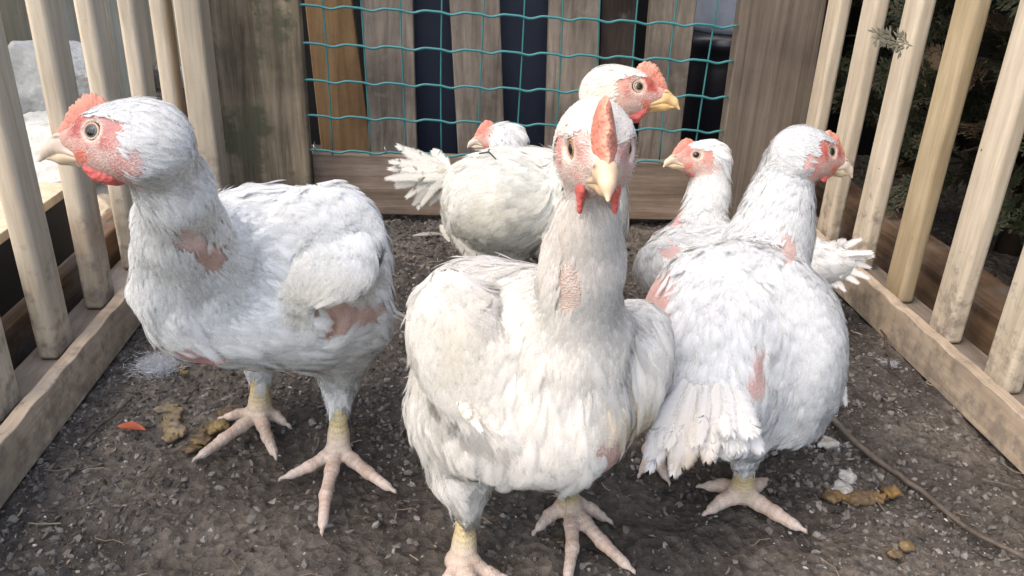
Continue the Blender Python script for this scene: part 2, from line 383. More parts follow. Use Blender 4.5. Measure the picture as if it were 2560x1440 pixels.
def wire_mesh():
    mb = MB(); yw = 1.129
    # measured heights at the two ends of each horizontal wire
    Ls = [(.1065, .096), (.155, .143), (.203, .192), (.251, .241), (.299, .288), (.348, .337), (.397, .386), (.446, .435), (.495, .484), (.54, .53)]
    x0, x1 = -.196, .392
    for zl, zr in Ls:
        pts = []
        for q in range(126):
            f = q / 125; x = x0 + (x1 - x0) * f
            ph = (x - x0) / .0525 * 2 * math.pi
            pts.append((x, yw - .0016, zl + (zr - zl) * f + .0017 * math.sin(ph) + .0006 * math.sin(ph * 2 + 1)))
        mb.tube(pts, .0019, 6)
    for k in range(12):
        x = -.1665 + k * .0525
        mb.tube([(x + .003 * math.sin(z * 9 + k), yw + .0008, z) for z in np.linspace(.1, .56, 14)], .0012, 6)
    return mb.build('wire_mesh', WIRE, gate, smooth=True)
wm = wire_mesh()
STEEL = plain('staple_steel', (.55, .56, .58), .35, .5, metal=.8)
for (u, v) in ((788, 368), (965, 374)):
    p = AY(u, v, 1.128); mb = MB()
    mb.tube([(p[0] - .001, 1.133, p[2] + .006), (p[0] - .001, 1.122, p[2] + .004), (p[0] + .001, 1.122, p[2] - .004), (p[0] + .001, 1.134, p[2] - .006)], .0009, 6)
    mb.build('staple', STEEL, gate, smooth=True)

# ------------------------------------------------------------------ behind the gate: upright planks with gaps
P_OR = wood('orange_plank', (.28, .16, .07), (.52, .32, .15), (50, 50, 3), blotch=.45, bmp=.5, stain=(.11, .08, .06), stain_cut=(.5, .7))
P_GR = wood('grey_plank', (.19, .155, .12), (.40, .33, .26), (90, 90, 9), blotch=.5, bmp=.9, rough=.9, stain=(.29, .25, .21), stain_scale=30, stain_cut=(.55, .72))
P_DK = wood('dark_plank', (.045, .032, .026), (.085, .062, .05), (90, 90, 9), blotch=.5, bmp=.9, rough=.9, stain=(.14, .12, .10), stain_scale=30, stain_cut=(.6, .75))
NAVY = plain('navy_panel', (.018, .024, .045), .5, .4, (9, .6), .3)
BLACK = plain('shade_black', (.006, .0065, .008), .6, .3, (9, .6))
YP = 1.25
def plank(u0t, u1t, u0b, u1b, mat, label, y=YP, d=.010, name='fence_plank', cat='plank', zt=.62, group='upright planks behind the gate'):
    a = AY(u0t, 10, y); b = AY(u1t, 10, y); c = AY(u0b, 350, y); e = AY(u1b, 350, y)
    def at(p, q, z): f = (z - p[2]) / (q[2] - p[2]); return p[0] + (q[0] - p[0]) * f
    V = []
    for yy in (y, y + 2 * d):
        V += [(at(a, c, -.01), yy, -.01), (at(b, e, -.01), yy, -.01), (at(b, e, zt), yy, zt), (at(a, c, zt), yy, zt)]
    o = thing(name, label, cat, (at(a, c, 0), y, 0), group)
    # a single-mesh thing: make the mesh itself the thing
    bpy.data.objects.remove(o)
    o = MB().add(V, [(0, 1, 2, 3), (7, 6, 5, 4), (0, 4, 5, 1), (1, 5, 6, 2), (2, 6, 7, 3), (3, 7, 4, 0)]).build(name, mat, None, bevel=.002)
    return tag(o, label, cat, group)
plank(762, 880, 800, 925, P_OR, 'orange brown plank behind the mesh beside the mossy left post')
plank(902, 1032, 925, 1042, P_GR, 'worn grey and tan plank behind the mesh, second from the left post')
plank(1124, 1250, 1143, 1262, P_GR, 'grey brown plank between two navy strips behind the small hen')
plank(1374, 1502, 1364, 1492, P_GR, 'grey brown plank behind the raised head of the centre hen', )
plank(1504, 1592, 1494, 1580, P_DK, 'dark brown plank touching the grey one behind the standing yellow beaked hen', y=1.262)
plank(1628, 1742, 1600, 1702, P_GR, 'grey plank next to the tub, nearest the right gate post')
tag(MB().box((-.02, 1.305, .3), (.034, .006, .31)).build('navy_board', NAVY, None, bevel=.004), 'smooth navy board in the gap left of the middle planks', 'board', 'navy boards behind the planks')
tag(MB().box((.118, 1.305, .3), (.052, .006, .31)).build('navy_board', NAVY, None, bevel=.004), 'smooth navy board in the gap between the two middle grey planks', 'board', 'navy boards behind the planks')
tag(MB().box((.32, 1.60, .5), (.72, .02, .52)).build('plank_shade_backing', BLACK, None), 'near-black backing put in as the shade behind the planks', 'backing')  # added sheet, its black standing in for shade in the plank gaps
# cylinder tub of clear plastic with a dark foot behind the right-hand planks
tub = thing('water_drinker', 'clouded clear plastic tub on a black base behind the right planks', 'drinker', (.46, 1.38, 0))
def lathe(prof, cx, cy, n=40):
    mb = MB(); V = []; F = []
    for r, z in prof:
        for k in range(n): a = 2 * math.pi * k / n; V.append((cx + r * math.cos(a), cy + r * math.sin(a), z))
    for i2 in range(len(prof) - 1):
        for k in range(n): F.append((i2 * n + k, i2 * n + (k + 1) % n, (i2 + 1) * n + (k + 1) % n, (i2 + 1) * n + k))
    F += [tuple(range(n))[::-1], tuple((len(prof) - 1) * n + k for k in range(n))]
    return mb.add(V, F)
TUBM = plain('clouded_plastic', (.42, .46, .55), .25, .5, (25, .7)); TUBB = plain('black_plastic', (.012, .013, .018), .3, .5)
lathe([(.068, .255), (.070, .265), (.070, .5), (.06, .52)], .468, 1.38).build('tank', TUBM, tub, smooth=True)
lathe([(.078, .0), (.080, .2), (.078, .225), (.084, .23), (.084, .245), (.074, .254)], .468, 1.38).build('base', TUBB, tub, smooth=True)
# ------------------------------------------------------------------ HENS
CR, CU, CV = RC @ np.array([1., 0, 0]), RC @ np.array([0, 1., 0]), RC @ np.array([0, 0, 1.])
ENV = dict(body=0, neck=1, head=2, wing=3, thigh=4, leg=5, toe=6, claw=7)
class Shape:
    def __init__(s): s.p = []; s.cuts = []; s.hp = None; s.hubs = []
    def cone(s, a, b, ra, rb, reg, k=.012, flow=None):
        a, b = np.array(a, float), np.array(b, float)
        s.p.append(dict(t='c', a=a, b=b, ra=ra, rb=rb, k=k, reg=ENV[reg], fl=_n(b - a) if flow is None else _n(np.array(flow))))
    def ell(s, c, r, ax, reg, k=.02, flow=(0, 0, -1)):
        s.p.append(dict(t='e', c=np.array(c, float), r=np.array(r, float), M=np.array(ax, float), k=k, reg=ENV[reg], fl=_n(np.array(flow, float))))
    def d1(s, q, P):
        if q['t'] == 'c':
            ab = q['b'] - q['a']; pa = P - q['a']; h = np.clip(pa @ ab / (ab @ ab), 0, 1)
            return np.linalg.norm(pa - h[:, None] * ab, axis=1) - (q['ra'] + (q['rb'] - q['ra']) * h)
        L = (P - q['c']) @ q['M'].T; k0 = np.linalg.norm(L / q['r'], axis=1); k1 = np.linalg.norm(L / q['r'] ** 2, axis=1)
        return np.where(k1 < 1e-9, -q['r'].min(), k0 * (k0 - 1) / np.maximum(k1, 1e-9))
    def __call__(s, P, detail=True):
        d = None
        for q in s.p:
            e = s.d1(q, P)
            if d is None: d = e; continue
            k = q['k']; h = np.maximum(k - np.abs(d - e), 0) / k; d = np.minimum(d, e) - h * h * k * .25
        if s.hp is not None:
            x, y, z = P.T; m = np.clip((z - .055) / .04, 0, 1) * np.clip((np.linalg.norm(P - s.hp, axis=1) - .045) / .05, 0, 1)
            a = 1.7 * np.sin(z * 61 + 1.3 * np.sin(x * 47)); b = 1.5 * np.sin(x * 53 + y * 71)
            l1 = np.sin(x * 118 + a) * np.sin(z * 103 + b) * np.sin(y * 91 + a * .7)
            d = d - m * (.0017 * l1 + .0006 * np.sin(x * 251 + b) * np.sin(z * 223 + a) * np.sin(y * 207))
        for c, r in s.cuts:
            e = r - np.linalg.norm(P - c, axis=1); k = .0012; h = np.maximum(k - np.abs(d - e), 0) / k; d = np.maximum(d, e) + h * h * k * .25
        return d
    def grad(s, P, e=.0012):
        g = np.zeros_like(P)
        for v in ((1, -1, -1), (-1, -1, 1), (-1, 1, -1), (1, 1, 1)):
            v = np.array(v, float); g += v * s(P + v * e)[:, None]
        return g / np.maximum(np.linalg.norm(g, axis=1), 1e-9)[:, None]
    def weights(s, P, soft=.007):
        D = np.stack([s.d1(q, P) for q in s.p], 1); w = np.exp(-(D - D.min(1, keepdims=True)) / soft); w /= w.sum(1, keepdims=True)
        Rg = np.zeros((len(P), 8))
        for i2, q in enumerate(s.p): Rg[:, q['reg']] += w[:, i2]
        fl = w @ np.stack([q['fl'] for q in s.p])
        return Rg, fl
    def bounds(s):
        lo, hi = [], []
        for q in s.p:
            if q['t'] == 'c':
                lo.append(np.minimum(q['a'] - q['ra'], q['b'] - q['rb'])); hi.append(np.maximum(q['a'] + q['ra'], q['b'] + q['rb']))
            else: m = np.sqrt(((q['M'] * q['r'][:, None]) ** 2).sum(0)); lo.append(q['c'] - m); hi.append(q['c'] + m)
        return np.min(lo, 0) - .008, np.max(hi, 0) + .008
    def surface(s, h, disp=None):
        B = 8; lo, hi = s.bounds(); nb = np.ceil((hi - lo) / (h * B)).astype(int)
        n = nb * B + 1
        bc = np.stack(np.meshgrid(*[np.arange(k) for k in nb], indexing='ij'), -1).reshape(-1, 3)
        cc = lo + (bc + .5) * h * B; dc = s(cc)
        act = np.abs(dc) < h * B * .87 * 1.6 + .004
        D = np.repeat(np.repeat(np.repeat(dc.reshape(nb), B, 0), B, 1), B, 2)
        D = np.pad(D, ((0, 1),) * 3, mode='edge').astype(np.float32)
        o = np.stack(np.meshgrid(*[np.arange(B + 1)] * 3, indexing='ij'), -1).reshape(-1, 3)
        ab = bc[act]
        for c0 in range(0, len(ab), 400):
            idx = (ab[c0:c0 + 400, None] * B + o[None]).reshape(-1, 3); P = lo + idx * h; v = s(P)
            if disp is not None: v = v - disp(P)
            D[idx[:, 0], idx[:, 1], idx[:, 2]] = v
        S = D < 0; X, Y, Z = S.shape
        cnt = np.zeros((X - 1, Y - 1, Z - 1), np.int8)
        for a in (0, 1):
            for b in (0, 1):
                for c in (0, 1): cnt += S[a:X - 1 + a, b:Y - 1 + b, c:Z - 1 + c]
        cell = (cnt > 0) & (cnt < 8); ci = np.argwhere(cell); ids = np.full(cell.shape, -1, np.int64); ids[cell] = np.arange(len(ci))
        acc = np.zeros((len(ci), 3)); num = np.zeros(len(ci))
        cs = [(a, b, c) for a in (0, 1) for b in (0, 1) for c in (0, 1)]
        for a in cs:
            for ax in range(3):
                if a[ax]: continue
                b = list(a); b[ax] = 1; va = D[tuple((ci + a).T)]; vb = D[tuple((ci + b).T)]; m = (va < 0) != (vb < 0)
                t = va / np.where(m, va - vb, 1); pt = ci + np.array(a, float); pt[:, ax] += t; acc += pt * m[:, None]; num += m
        V = lo + acc / np.maximum(num, 1)[:, None] * h
        F = []
        for ax in range(3):
            u, v = (ax + 1) % 3, (ax + 2) % 3
            sl0 = [slice(1, -1)] * 3; sl1 = [slice(1, -1)] * 3; sl0[ax] = slice(0, -1); sl1[ax] = slice(1, None)
            a0, a1 = S[tuple(sl0)], S[tuple(sl1)]; e = np.argwhere(a0 != a1); sgn = a0[tuple(e.T)]
            base = e.copy(); base[:, u] += 1; base[:, v] += 1
            def cid(du, dv): q = base.copy(); q[:, u] -= du; q[:, v] -= dv; return ids[tuple(q.T)]
            q = np.stack([cid(1, 1), cid(0, 1), cid(0, 0), cid(1, 0)], 1)
            F.append(np.where(sgn[:, None], q, q[:, ::-1]))
        F = np.concatenate(F); F = F[(F >= 0).all(1)]
        return V, F

def project(P):
    q = (P - CC) @ RC; t = -q[:, 2]; return 1280 + FPX * q[:, 0] / t, 720 - FPX * q[:, 1] / t, t
def camax(roll=0, yaw=0):
    """axes of an ellipsoid: long axis turned roll degrees from level, yaw degrees away from the lens plane"""
    r, y = R_(roll), R_(yaw)
    a = CR * math.cos(r) + CU * math.sin(r); b = -CR * math.sin(r) + CU * math.cos(r); c = CV
    a2 = a * math.cos(y) - c * math.sin(y); c2 = a * math.sin(y) + c * math.cos(y)
    return np.array([a2, b, c2])

SKIN = (.58, .38, .325); DOWN = (.80, .765, .70); RED = (.47, .085, .062)
U = .44 / FPX
HEN_SKIN = vcol_mat('hen_skin', .62, sss=.12, bmp=(900, .45, 'v'), spec=.25, mult_noise=(260, .80))
PLUME = vcol_mat('white_plumage', .75, fade=True, soft=.95, spec=.05, transl=.3)
FEATHER = vcol_mat('white_feathers', .75, fade=True, spec=.08, transl=.35)
COMBM = vcol_mat('comb_flesh', .48, sss=.25, bmp=(420, .5, 'v'), spec=.35, mult_noise=(160, .8))
BEAKM = vcol_mat('beak_horn', .42, sss=.12, bmp=(150, .12, 'n'), spec=.4, mult_noise=(90, .85))
EYE_M = vcol_mat('eye_glaze', .06, spec=.6)

class Head:
    def __init__(h, u, v, t, f, up=(0, 1, 0), sc=1.0, near=0):
        f = _n(np.array(f, float)); up = np.array(up, float); up = _n(up - up.dot(f) * f); sd_ = np.cross(up, f)
        h.X = RC @ f; h.Z = RC @ up; h.Y = RC @ sd_; h.s = U * sc
        h.o = W(u, v, t)
        # the eye named is the one nearer the lens: step from it to the middle of the skull
        if near: h.o = h.o - CV * 0 - h.Y * (50 * h.s) * (1 if h.Y @ CV > 0 else -1)
        h.A = np.array([h.X, h.Y, h.Z])
    def L(h, x, y, z): return h.o + (h.X * x + h.Y * y + h.Z * z) * h.s
    def loc(h, P): return ((P - h.o) @ h.A.T) / h.s
    def shapes(h, S):
        s = h.s; back = -h.X * .9 - h.Z * .25
        S.ell(h.L(-52, 0, 4), np.array([118, 63, 78]) * s, h.A, 'head', .012, back)
        S.cone(h.L(0, 0, -16), h.L(84, 0, -14), 51 * s, 31 * s, 'head', .010, back)
        for y in (-1, 1):
            S.cone(h.L(30, y * 12, -55), h.L(-60, y * 26, -62), 26 * s, 40 * s, 'head', .008, back)
            S.cone(h.L(36, y * 40, 24), h.L(-30, y * 50, 30), 12 * s, 17 * s, 'head', .005, back)      # brow
            S.cone(h.L(-95, y * 52, -60), h.L(-103, y * 50, -92), 13 * s, 15 * s, 'head', .003, back)    # ear lobe
        for y in (-1, 1): S.cuts.append((h.L(0, y * 66, 0), 22.8 * s))
        S.ell(h.L(-70, 0, -28), np.array([84, 74, 68]) * s, h.A, 'head', .012, back)
        S.ell(h.L(-118, 0, -16), np.array([80, 68, 80]) * s, h.A, 'head', .014, back)

def eye_cut(hd):
    return [hd.L(0, y * 50, 0) for y in (-1, 1)]

def small_mesh(fn_add, h, reg='head'):
    S = Shape(); fn_add(S); return S.surface(h)

def comb_mesh(hd, size, n_pt=7, back=0):
    """upright blade with points from the nostril to the crown"""
    rr = random.Random(int(size * 1000) + n_pt)
    n = 64; base = []; top = []
    for k in range(n + 1):
        f = k / n
        bx = 124 - 128 * f; bz = -10 + 90 * (math.sin(f * math.pi / 2) ** .8)
        nx_, nz_ = math.cos(R_(22 + 62 * f)), math.sin(R_(22 + 62 * f))
        hgt = (7 + 46 * math.sin(math.pi * min(1, f * 1.01) ** 1.9) ** .75) * size
        ph = f * n_pt; tooth = abs(math.sin(ph * math.pi)) ** .5 * (.75 + .25 * math.sin(k * 1.9))
        hgt *= (.76 + .24 * tooth) if f > .12 else (.7)
        if f > .985: hgt *= .55
        base.append((bx - nx_ * 26, bz - nz_ * 24)); top.append((bx + nx_ * hgt - f * back, bz + nz_ * hgt))
    V = []; F = []; C = []; m = 7
    for k in range(n + 1):
        for j in range(m):
            g_ = j / (m - 1); x = base[k][0] + (top[k][0] - base[k][0]) * g_; z = base[k][1] + (top[k][1] - base[k][1]) * g_
            th = (24 * (1 - g_) ** .9 + 4.5) * (1 if j < m - 1 else .25) * (.65 + .35 * math.sin(math.pi * min(1, max(0, (k + 3) / (n + 6)))))
            wob = 3.5 * math.sin(k * .31) * g_
            for s_ in (-1, 1): V.append(hd.L(x, s_ * th + wob, z)); C.append(np.array((.60, .205, .135)) * (1 - .12 * (1 - g_)) + np.array((.10, .11, .08)) * g_ ** 2)
    def ix(k, j, s_): return (k * m + j) * 2 + s_
    for k in range(n):
        for j in range(m - 1):
            F.append((ix(k, j, 0), ix(k, j + 1, 0), ix(k + 1, j + 1, 0), ix(k + 1, j, 0)))
            F.append((ix(k, j, 1), ix(k + 1, j, 1), ix(k + 1, j + 1, 1), ix(k, j + 1, 1)))
        F.append((ix(k, m - 1, 0), ix(k, m - 1, 1), ix(k + 1, m - 1, 1), ix(k + 1, m - 1, 0)))
    for k in (0, n):
        for j in range(m - 1):
            q = (ix(k, j, 0), ix(k, j, 1), ix(k, j + 1, 1), ix(k, j + 1, 0)); F.append(q if k == 0 else q[::-1])
    return np.array(V), np.array(F), np.array(C)

def feather_grid(S, P, Dr, Ln, Wd, lift, rows, prof, col, ragged=.0, conform=True, crown=.12):
    """feathers lying on the plumage: P roots, Dr tangents, Ln lengths, Wd widths"""
    n = len(P); nr = len(rows); Nn = S.grad(P); Dr = Dr - (Dr * Nn).sum(1, keepdims=True) * Nn
    Dr /= np.maximum(np.linalg.norm(Dr, axis=1), 1e-9)[:, None]; Bn = np.cross(Nn, Dr)
    rows = np.array(rows); prof = np.array(prof)
    ctr = P[:, None] + Dr[:, None] * (rows[None, :, None] * Ln[:, None, None])
    rag = 1 + ragged * rng.uniform(-1, 1, (n, nr, 2))
    off = Wd[:, None] * prof[None] * .5
    Lf = ctr + Bn[:, None] * (off * rag[..., 0])[..., None] + Dr[:, None] * (rng.uniform(-1, 1, (n, nr)) * ragged * .08 * Ln[:, None])[..., None]
    Rt = ctr - Bn[:, None] * (off * rag[..., 1])[..., None] + Dr[:, None] * (rng.uniform(-1, 1, (n, nr)) * ragged * .08 * Ln[:, None])[..., None]
    V = np.stack([Lf, ctr, Rt], 2)
    h = lift[:, None] * rows[None] ** 1.3 + .0003 + rng.random((len(lift), 1)) * .0004
    H = np.stack([h, h + crown * off, h], 2)
    q = V.reshape(-1, 3)
    for _ in range(2):
        d = S(q); q = q + S.grad(q) * (H.reshape(-1) - d)[:, None] * (1.0)
    F0 = []
    for r in range(nr - 1):
        for c in (0, 1): F0.append((r * 3 + c, r * 3 + c + 1, r * 3 + 4 + c, r * 3 + 3 + c))
    F = (np.array(F0)[None] + (np.arange(n) * nr * 3)[:, None, None]).reshape(-1, 4)
    return q, F, np.repeat(col, nr * 3, 0)
def _barb_templates(nb, tip, seed, ragged):
    T = []
    rr = np.random.default_rng(seed)
    for v in range(8):
        pts = []
        for side in (-1, 1):
            lj = 1.0; bj = 0
            for k in range(nb):
                s0 = (k + .2) / nb * .90
                if rr.random() < .22: lj = rr.uniform(1 - ragged, 1.04); bj = rr.uniform(-.05, .08)
                w = min(1, .45 + 1.6 * s0) * (1 - (max(0, s0 - tip) / (1 - tip + .05)) ** 2 * .9) * lj
                ds = .12 + .12 * s0 + bj * ragged; dw = 1.45 / nb * .9; hz = rr.uniform(-.3, .3)
                al = 1 - .75 * max(0, (s0 - .45) / .45) ** 1.2; pts += [(s0, 0, 0, al), (s0 + dw, 0, 0, al), (s0 + dw + ds * .6, side * w * .6, hz * .5, al * .7), (s0 + ds * .6, side * w * .6, hz * .5, al * .7), (s0 + dw * .85 + ds, side * w, hz, 0), (s0 + ds + dw * .1, side * w, hz, 0)]
        T.append(pts)
    return np.array(T)
def barbed(S, P, Dr, Ln, Wd, lift, col, nb=8, tip=.55, crown=.06, ragged=.35, hz=.00015):
    n = len(P); rows = [0, .3, .6, .85, 1.2]
    q, _, _ = feather_grid(S, P, Dr, Ln, Wd, lift, rows, (1, 1, 1, 1, 1), col, 0, crown=crown)
    g = q.reshape(n, 5, 3, 3); T = _barb_templates(nb, tip, int(rng.integers(1e6)), ragged); pick = rng.integers(0, 8, n); t = T[pick]      # n, m, 3
    s_, w_, h_ = t[..., 0], t[..., 1], t[..., 2]
    rr_ = np.array(rows); ri = np.clip(np.searchsorted(rr_, s_) - 1, 0, 3); fs = (s_ - rr_[ri]) / (rr_[ri + 1] - rr_[ri])
    ni = np.arange(n)[:, None]
    def col_at(c): return g[ni, ri, c] * (1 - fs[..., None]) + g[ni, ri + 1, c] * fs[..., None]
    ctr, lf, rt = col_at(1), col_at(0), col_at(2); w = np.clip(w_, -1, 1)[..., None]
    pos = ctr + np.where(w < 0, (lf - ctr) * (-w), (rt - ctr) * w)
    nrm_ = S.grad(P); pos = pos + nrm_[:, None] * (h_ * hz)[..., None]
    m = T.shape[1]; F0 = np.array([f for b in range(0, m, 6) for f in ((b, b + 1, b + 2, b + 3), (b + 3, b + 2, b + 4, b + 5))])
    F0 = np.where((np.arange(len(F0)) < len(F0) // 2)[:, None], F0[:, ::-1], F0)
    F = (F0[None] + (np.arange(n) * m)[:, None, None]).reshape(-1, 4)
    return pos.reshape(-1, 3), F, np.hstack([np.repeat(np.hstack([col, nrm_]), m, 0), t[..., 3].reshape(-1, 1)])
def strands(S, P, Dr, Ln, Wd, lift, col):
    n = len(P); Nn = S.grad(P); Dr = Dr - (Dr * Nn).sum(1, keepdims=True) * Nn
    Dr /= np.maximum(np.linalg.norm(Dr, axis=1), 1e-9)[:, None]; Bn = np.cross(Nn, Dr)
    a = P; b = P + Dr * Ln[:, None] * .5; c = P + Dr * Ln[:, None]
    q = np.stack([b, c], 1).reshape(-1, 3); hh = np.stack([lift * .35 + .0006, lift + .0005], 1).reshape(-1)
    q = q + S.grad(q) * (hh - S(q))[:, None]; q = q.reshape(n, 2, 3)
    w = Bn * Wd[:, None] * .5
    V = np.stack([a - w * .8 - Nn * .0004, a + w * .8 - Nn * .0004, q[:, 0] + w, q[:, 0] - w, q[:, 1] + w * .12, q[:, 1] - w * .12], 1)
    F = (np.array([(0, 1, 2, 3), (3, 2, 4, 5)])[None] + (np.arange(n) * 6)[:, None, None]).reshape(-1, 4)
    return V.reshape(-1, 3), F, np.hstack([np.repeat(np.hstack([col, Nn]), 6, 0), np.tile([1, 1, .9, .9, .1, .1], n)[:, None]])
def fan(root, tips, widths, lift_n, col=(.82, .80, .76), curl=.12, nb=36):
    """long free feathers, each a quill with barbs down both sides; returns a list of meshes"""
    out = []
    for rt, tp, wd in zip(root, tips, widths):
        rt, tp = np.array(rt), np.array(tp); jl = np.linalg.norm(tp - rt); rt = rt + rng.normal(0, .05, 3) * jl; tp = tp + rng.normal(0, .05, 3) * jl
        d = tp - rt; L = np.linalg.norm(d); d = d / L
        nn = np.array(lift_n, float) + rng.normal(0, .2, 3); nn = _n(nn - nn.dot(d) * d); bn = np.cross(nn, d)
        cv = curl * rng.uniform(.4, 1.4); bend = rng.normal(0, .07); c_ = np.array(col) * rng.uniform(.93, 1.03)
        def quill(r): return rt + d * L * r + nn * L * cv * (r * (1 - r)) * 2 + bn * L * bend * r * r
        V = []; F = []; C = []
        for k in range(9):
            q = quill(k / 9 * .95); w_ = .0006 * (1 - .6 * k / 9)
            V += [q - bn * w_ + nn * .0002, q + nn * (w_ + .0002), q + bn * w_ + nn * .0002]; C += [np.append(c_ * (1.0, .97, .9), 1)] * 3
            if k: b = k * 3; F += [(b - 3, b - 2, b + 1, b), (b - 2, b - 1, b + 2, b + 1)]
        split = rng.random(2) * .5 + .4
        for side in (-1, 1):
            lenj = 1.0
            for k in range(nb):
                r = (k + .5) / nb; prof = min(1, .35 + 2.2 * r) * (1 - max(0, (r - .55) / .45) ** 2 * .75)
                if rng.random() < .12: lenj = rng.uniform(.82, 1.03)
                a0 = quill(r - .7 / nb); a1 = quill(min(1.0, r + .9 / nb))
                ln = wd * .5 * prof * lenj * rng.uniform(.9, 1.05); sw = ln * (.5 + .35 * r) + (.04 * L * r ** 3)
                gap = .006 * (abs(r - split[0]) < .03)
                o = bn * side * ln + d * sw - nn * ln * rng.uniform(.1, .3); b = len(V)
                mid = .55
                V += [a0, a1, a1 + o * mid + nn * ln * .10, a0 + o * mid + nn * ln * .10 + d * gap, a1 + o * .97, a0 + o * 1.03 + d * .2 * L / nb]
                sh_ = rng.uniform(.96, 1.03); C += [np.append(c_ * sh_, q_) for q_ in (1, 1, .9, .9, .12, .12)]
                f1, f2 = (b, b + 1, b + 2, b + 3), (b + 3, b + 2, b + 4, b + 5)
                F += [f1, f2] if side > 0 else [f1[::-1], f2[::-1]]
        V, F, C = np.array(V), np.array(F), np.array(C)
        fn = np.cross(V[F[:, 2]] - V[F[:, 0]], V[F[:, 3]] - V[F[:, 1]]); bad = fn @ nn < 0; F[bad] = F[bad][:, ::-1]
        out.append((V, F, np.hstack([C, np.tile(nn, (len(V), 1))])))
    return out

def cat_meshes(L):
    V = []; F = []; C = []; b = 0
    for v, f, c in L:
        if not len(v): continue
        V.append(v); F.append(f + b); C.append(c); b += len(v)
    return np.concatenate(V), np.concatenate(F), np.concatenate(C)

DBG = {}
def build_hen(label, S, hd, foot, bare=(), dirt=(), fans=(), q=1.0, vox=.0016, comb=1.0, wattle=1.0, wat_long=1.0, wat_y=1.0, red=1.0, tint=(1, 1, 1), wing_len=1.0, beak_col=(.66, .52, .40), mess=1.0, combpts=7, combback=0, iris=(.30, .30, .27), lid_pale=True, shag=1.0, fz=44):
    tint = np.array(tint)
    t = thing('hen', label, 'hen', tuple(foot), 'white hens in the pen')
    hd.shapes(S); S.hp = hd.o
    eyes = eye_cut(hd); s = hd.s
    def disp(P):
        Rg = None
        rr = 0 * P[:, 0]
        for hb in S.hubs:
            dd = np.hypot(P[:, 0] - hb[0], P[:, 1] - hb[1]); rr = rr + np.clip((.075 - dd) / .02, 0, 1) * np.clip((.02 - P[:, 2]) / .006, 0, 1) * np.sin(dd * 1250)
        return -.0002 + .00022 * rr
    V, F = S.surface(vox, disp)
    Rg, fl = S.weights(V, .004); Lc = hd.loc(V)
    pu, pv, pt = project(V)
    nz = fbm(V * 160, 3, 4); nz2 = fbm(V * 60, 3, 14)
    C = np.tile(np.array(DOWN) * tint, (len(V), 1))
    def blend(m, c): 
        m = np.clip(m, 0, 1)[:, None]; C[:] = C * (1 - m) + np.array(c) * m
    ss = lambda a, b, x: np.clip((x - a) / (b - a), 0, 1) ** 2 * (3 - 2 * np.clip((x - a) / (b - a), 0, 1))
    # face
    hr = Rg[:, 2]
    x, y, z = Lc.T; ay = np.abs(y)
    face = hr * ss(-98, -80, x + 12 * nz2) * ss(fz + 14, fz - 4, z + 8 * nz2 - .15 * x) * ss(-150, -120, z)
    blend(face, (.64, .375, .30))
    pimp = np.clip(fbm(V * 420, 2, 91) * 1.6, -1, 1)
    redm = face * ss(88, 58, np.hypot((x + 12) / 1.25, (z - 4)) + 16 * nz) * ss(24, 40, np.hypot(x, z) + 0 * x) * ss(20, 34, ay)
    redm *= np.maximum(ss(-22, -4, z + 6 * nz2), ss(-12, -34, x) * ss(-62, -40, z)); blend(redm * (1.0 + .3 * nz + .25 * pimp) * red, RED)
    blend(face * ss(60, 10, np.hypot(x - 30, (z + 40) / .8)) * (.35 + .3 * pimp) * red, (.60, .24, .19))
    blend(face * ss(34, 20, np.hypot(x - 45, (z + 62) / .6) + 12 * nz) * red * .9, (.66, .14, .10))
    blend(hr * ss(70, 30, np.hypot(x + 98, (z + 78) * .55) + 10 * nz) * ss(25, 40, ay) * .85 * red, (.68, .25, .19))      # lobe
    blend(face * ss(26, 14, np.hypot(x - 40, (z + 64) / .7) + 8 * nz) * .8, (.64, .20, .12))
    blend(hr * ss(88, 104, x) * ss(-45, -30, z) * .6, (.48, .27, .20))                                       # around the nostril
    blend(hr * ss(34, 26, np.hypot(x, z)) * ss(30, 40, ay), (.78, .58, .46))                                 # lid ring
    # bare patches, dirt
    bm_ = np.zeros(len(V))
    for (u, v, ru, rv, tm, *cc_) in bare:
        m = ss(1.7, 1.2, np.hypot((pu - u) / ru, (pv - v) / rv) + .35 * nz2) * (pt < tm); bm_ = np.maximum(bm_, m); blend(m, cc_[0] if cc_ else SKIN)
    def dirt_mix(P, Cc):
        if not dirt: return Cc
        a, b, c = project(P); n_ = fbm(P * 150, 3, 61)
        for (u, v, ru, rv, tm, dc, am) in dirt:
            m = (np.clip(1.25 - np.hypot((a - u) / ru, (b - v) / rv) + .5 * n_, 0, 1) * (c < tm) * am)[:, None]; Cc = Cc * (1 - m) + np.array(dc) * m
        return Cc
    C = dirt_mix(V, C); lw0 = Rg[:, 5] + Rg[:, 6]
    blend(Rg[:, 5] , (.58, .455, .19)); blend(Rg[:, 5] * ss(.022, .0, V[:, 2]), (.56, .42, .27)); blend(Rg[:, 6] * (.85 + .3 * nz), (.56, .405, .315)); blend(lw0 * np.clip(nz2 * 1.5 - .1, 0, .6) * ss(.03, .0, V[:, 2]), (.22, .17, .13)); blend(Rg[:, 7], (.46, .36, .29))
    # scale bands on shanks and toes
    lw = Rg[:, 5] + Rg[:, 6]; C *= (1 - lw * .26 * (np.sin(V[:, 2] * 1700 + 1.5 * nz) > .45) * Rg[:, 5])[:, None]
    for hb in S.hubs:
        dd = np.hypot(V[:, 0] - hb[0], V[:, 1] - hb[1]); C *= (1 - .13 * Rg[:, 6] * (dd < .075) * (np.sin(dd * 1250 + 1.2 * nz) < -.35))[:, None]
    body = link('body', mesh_np('hen_body', V, F, True, C), HEN_SKIN, t)
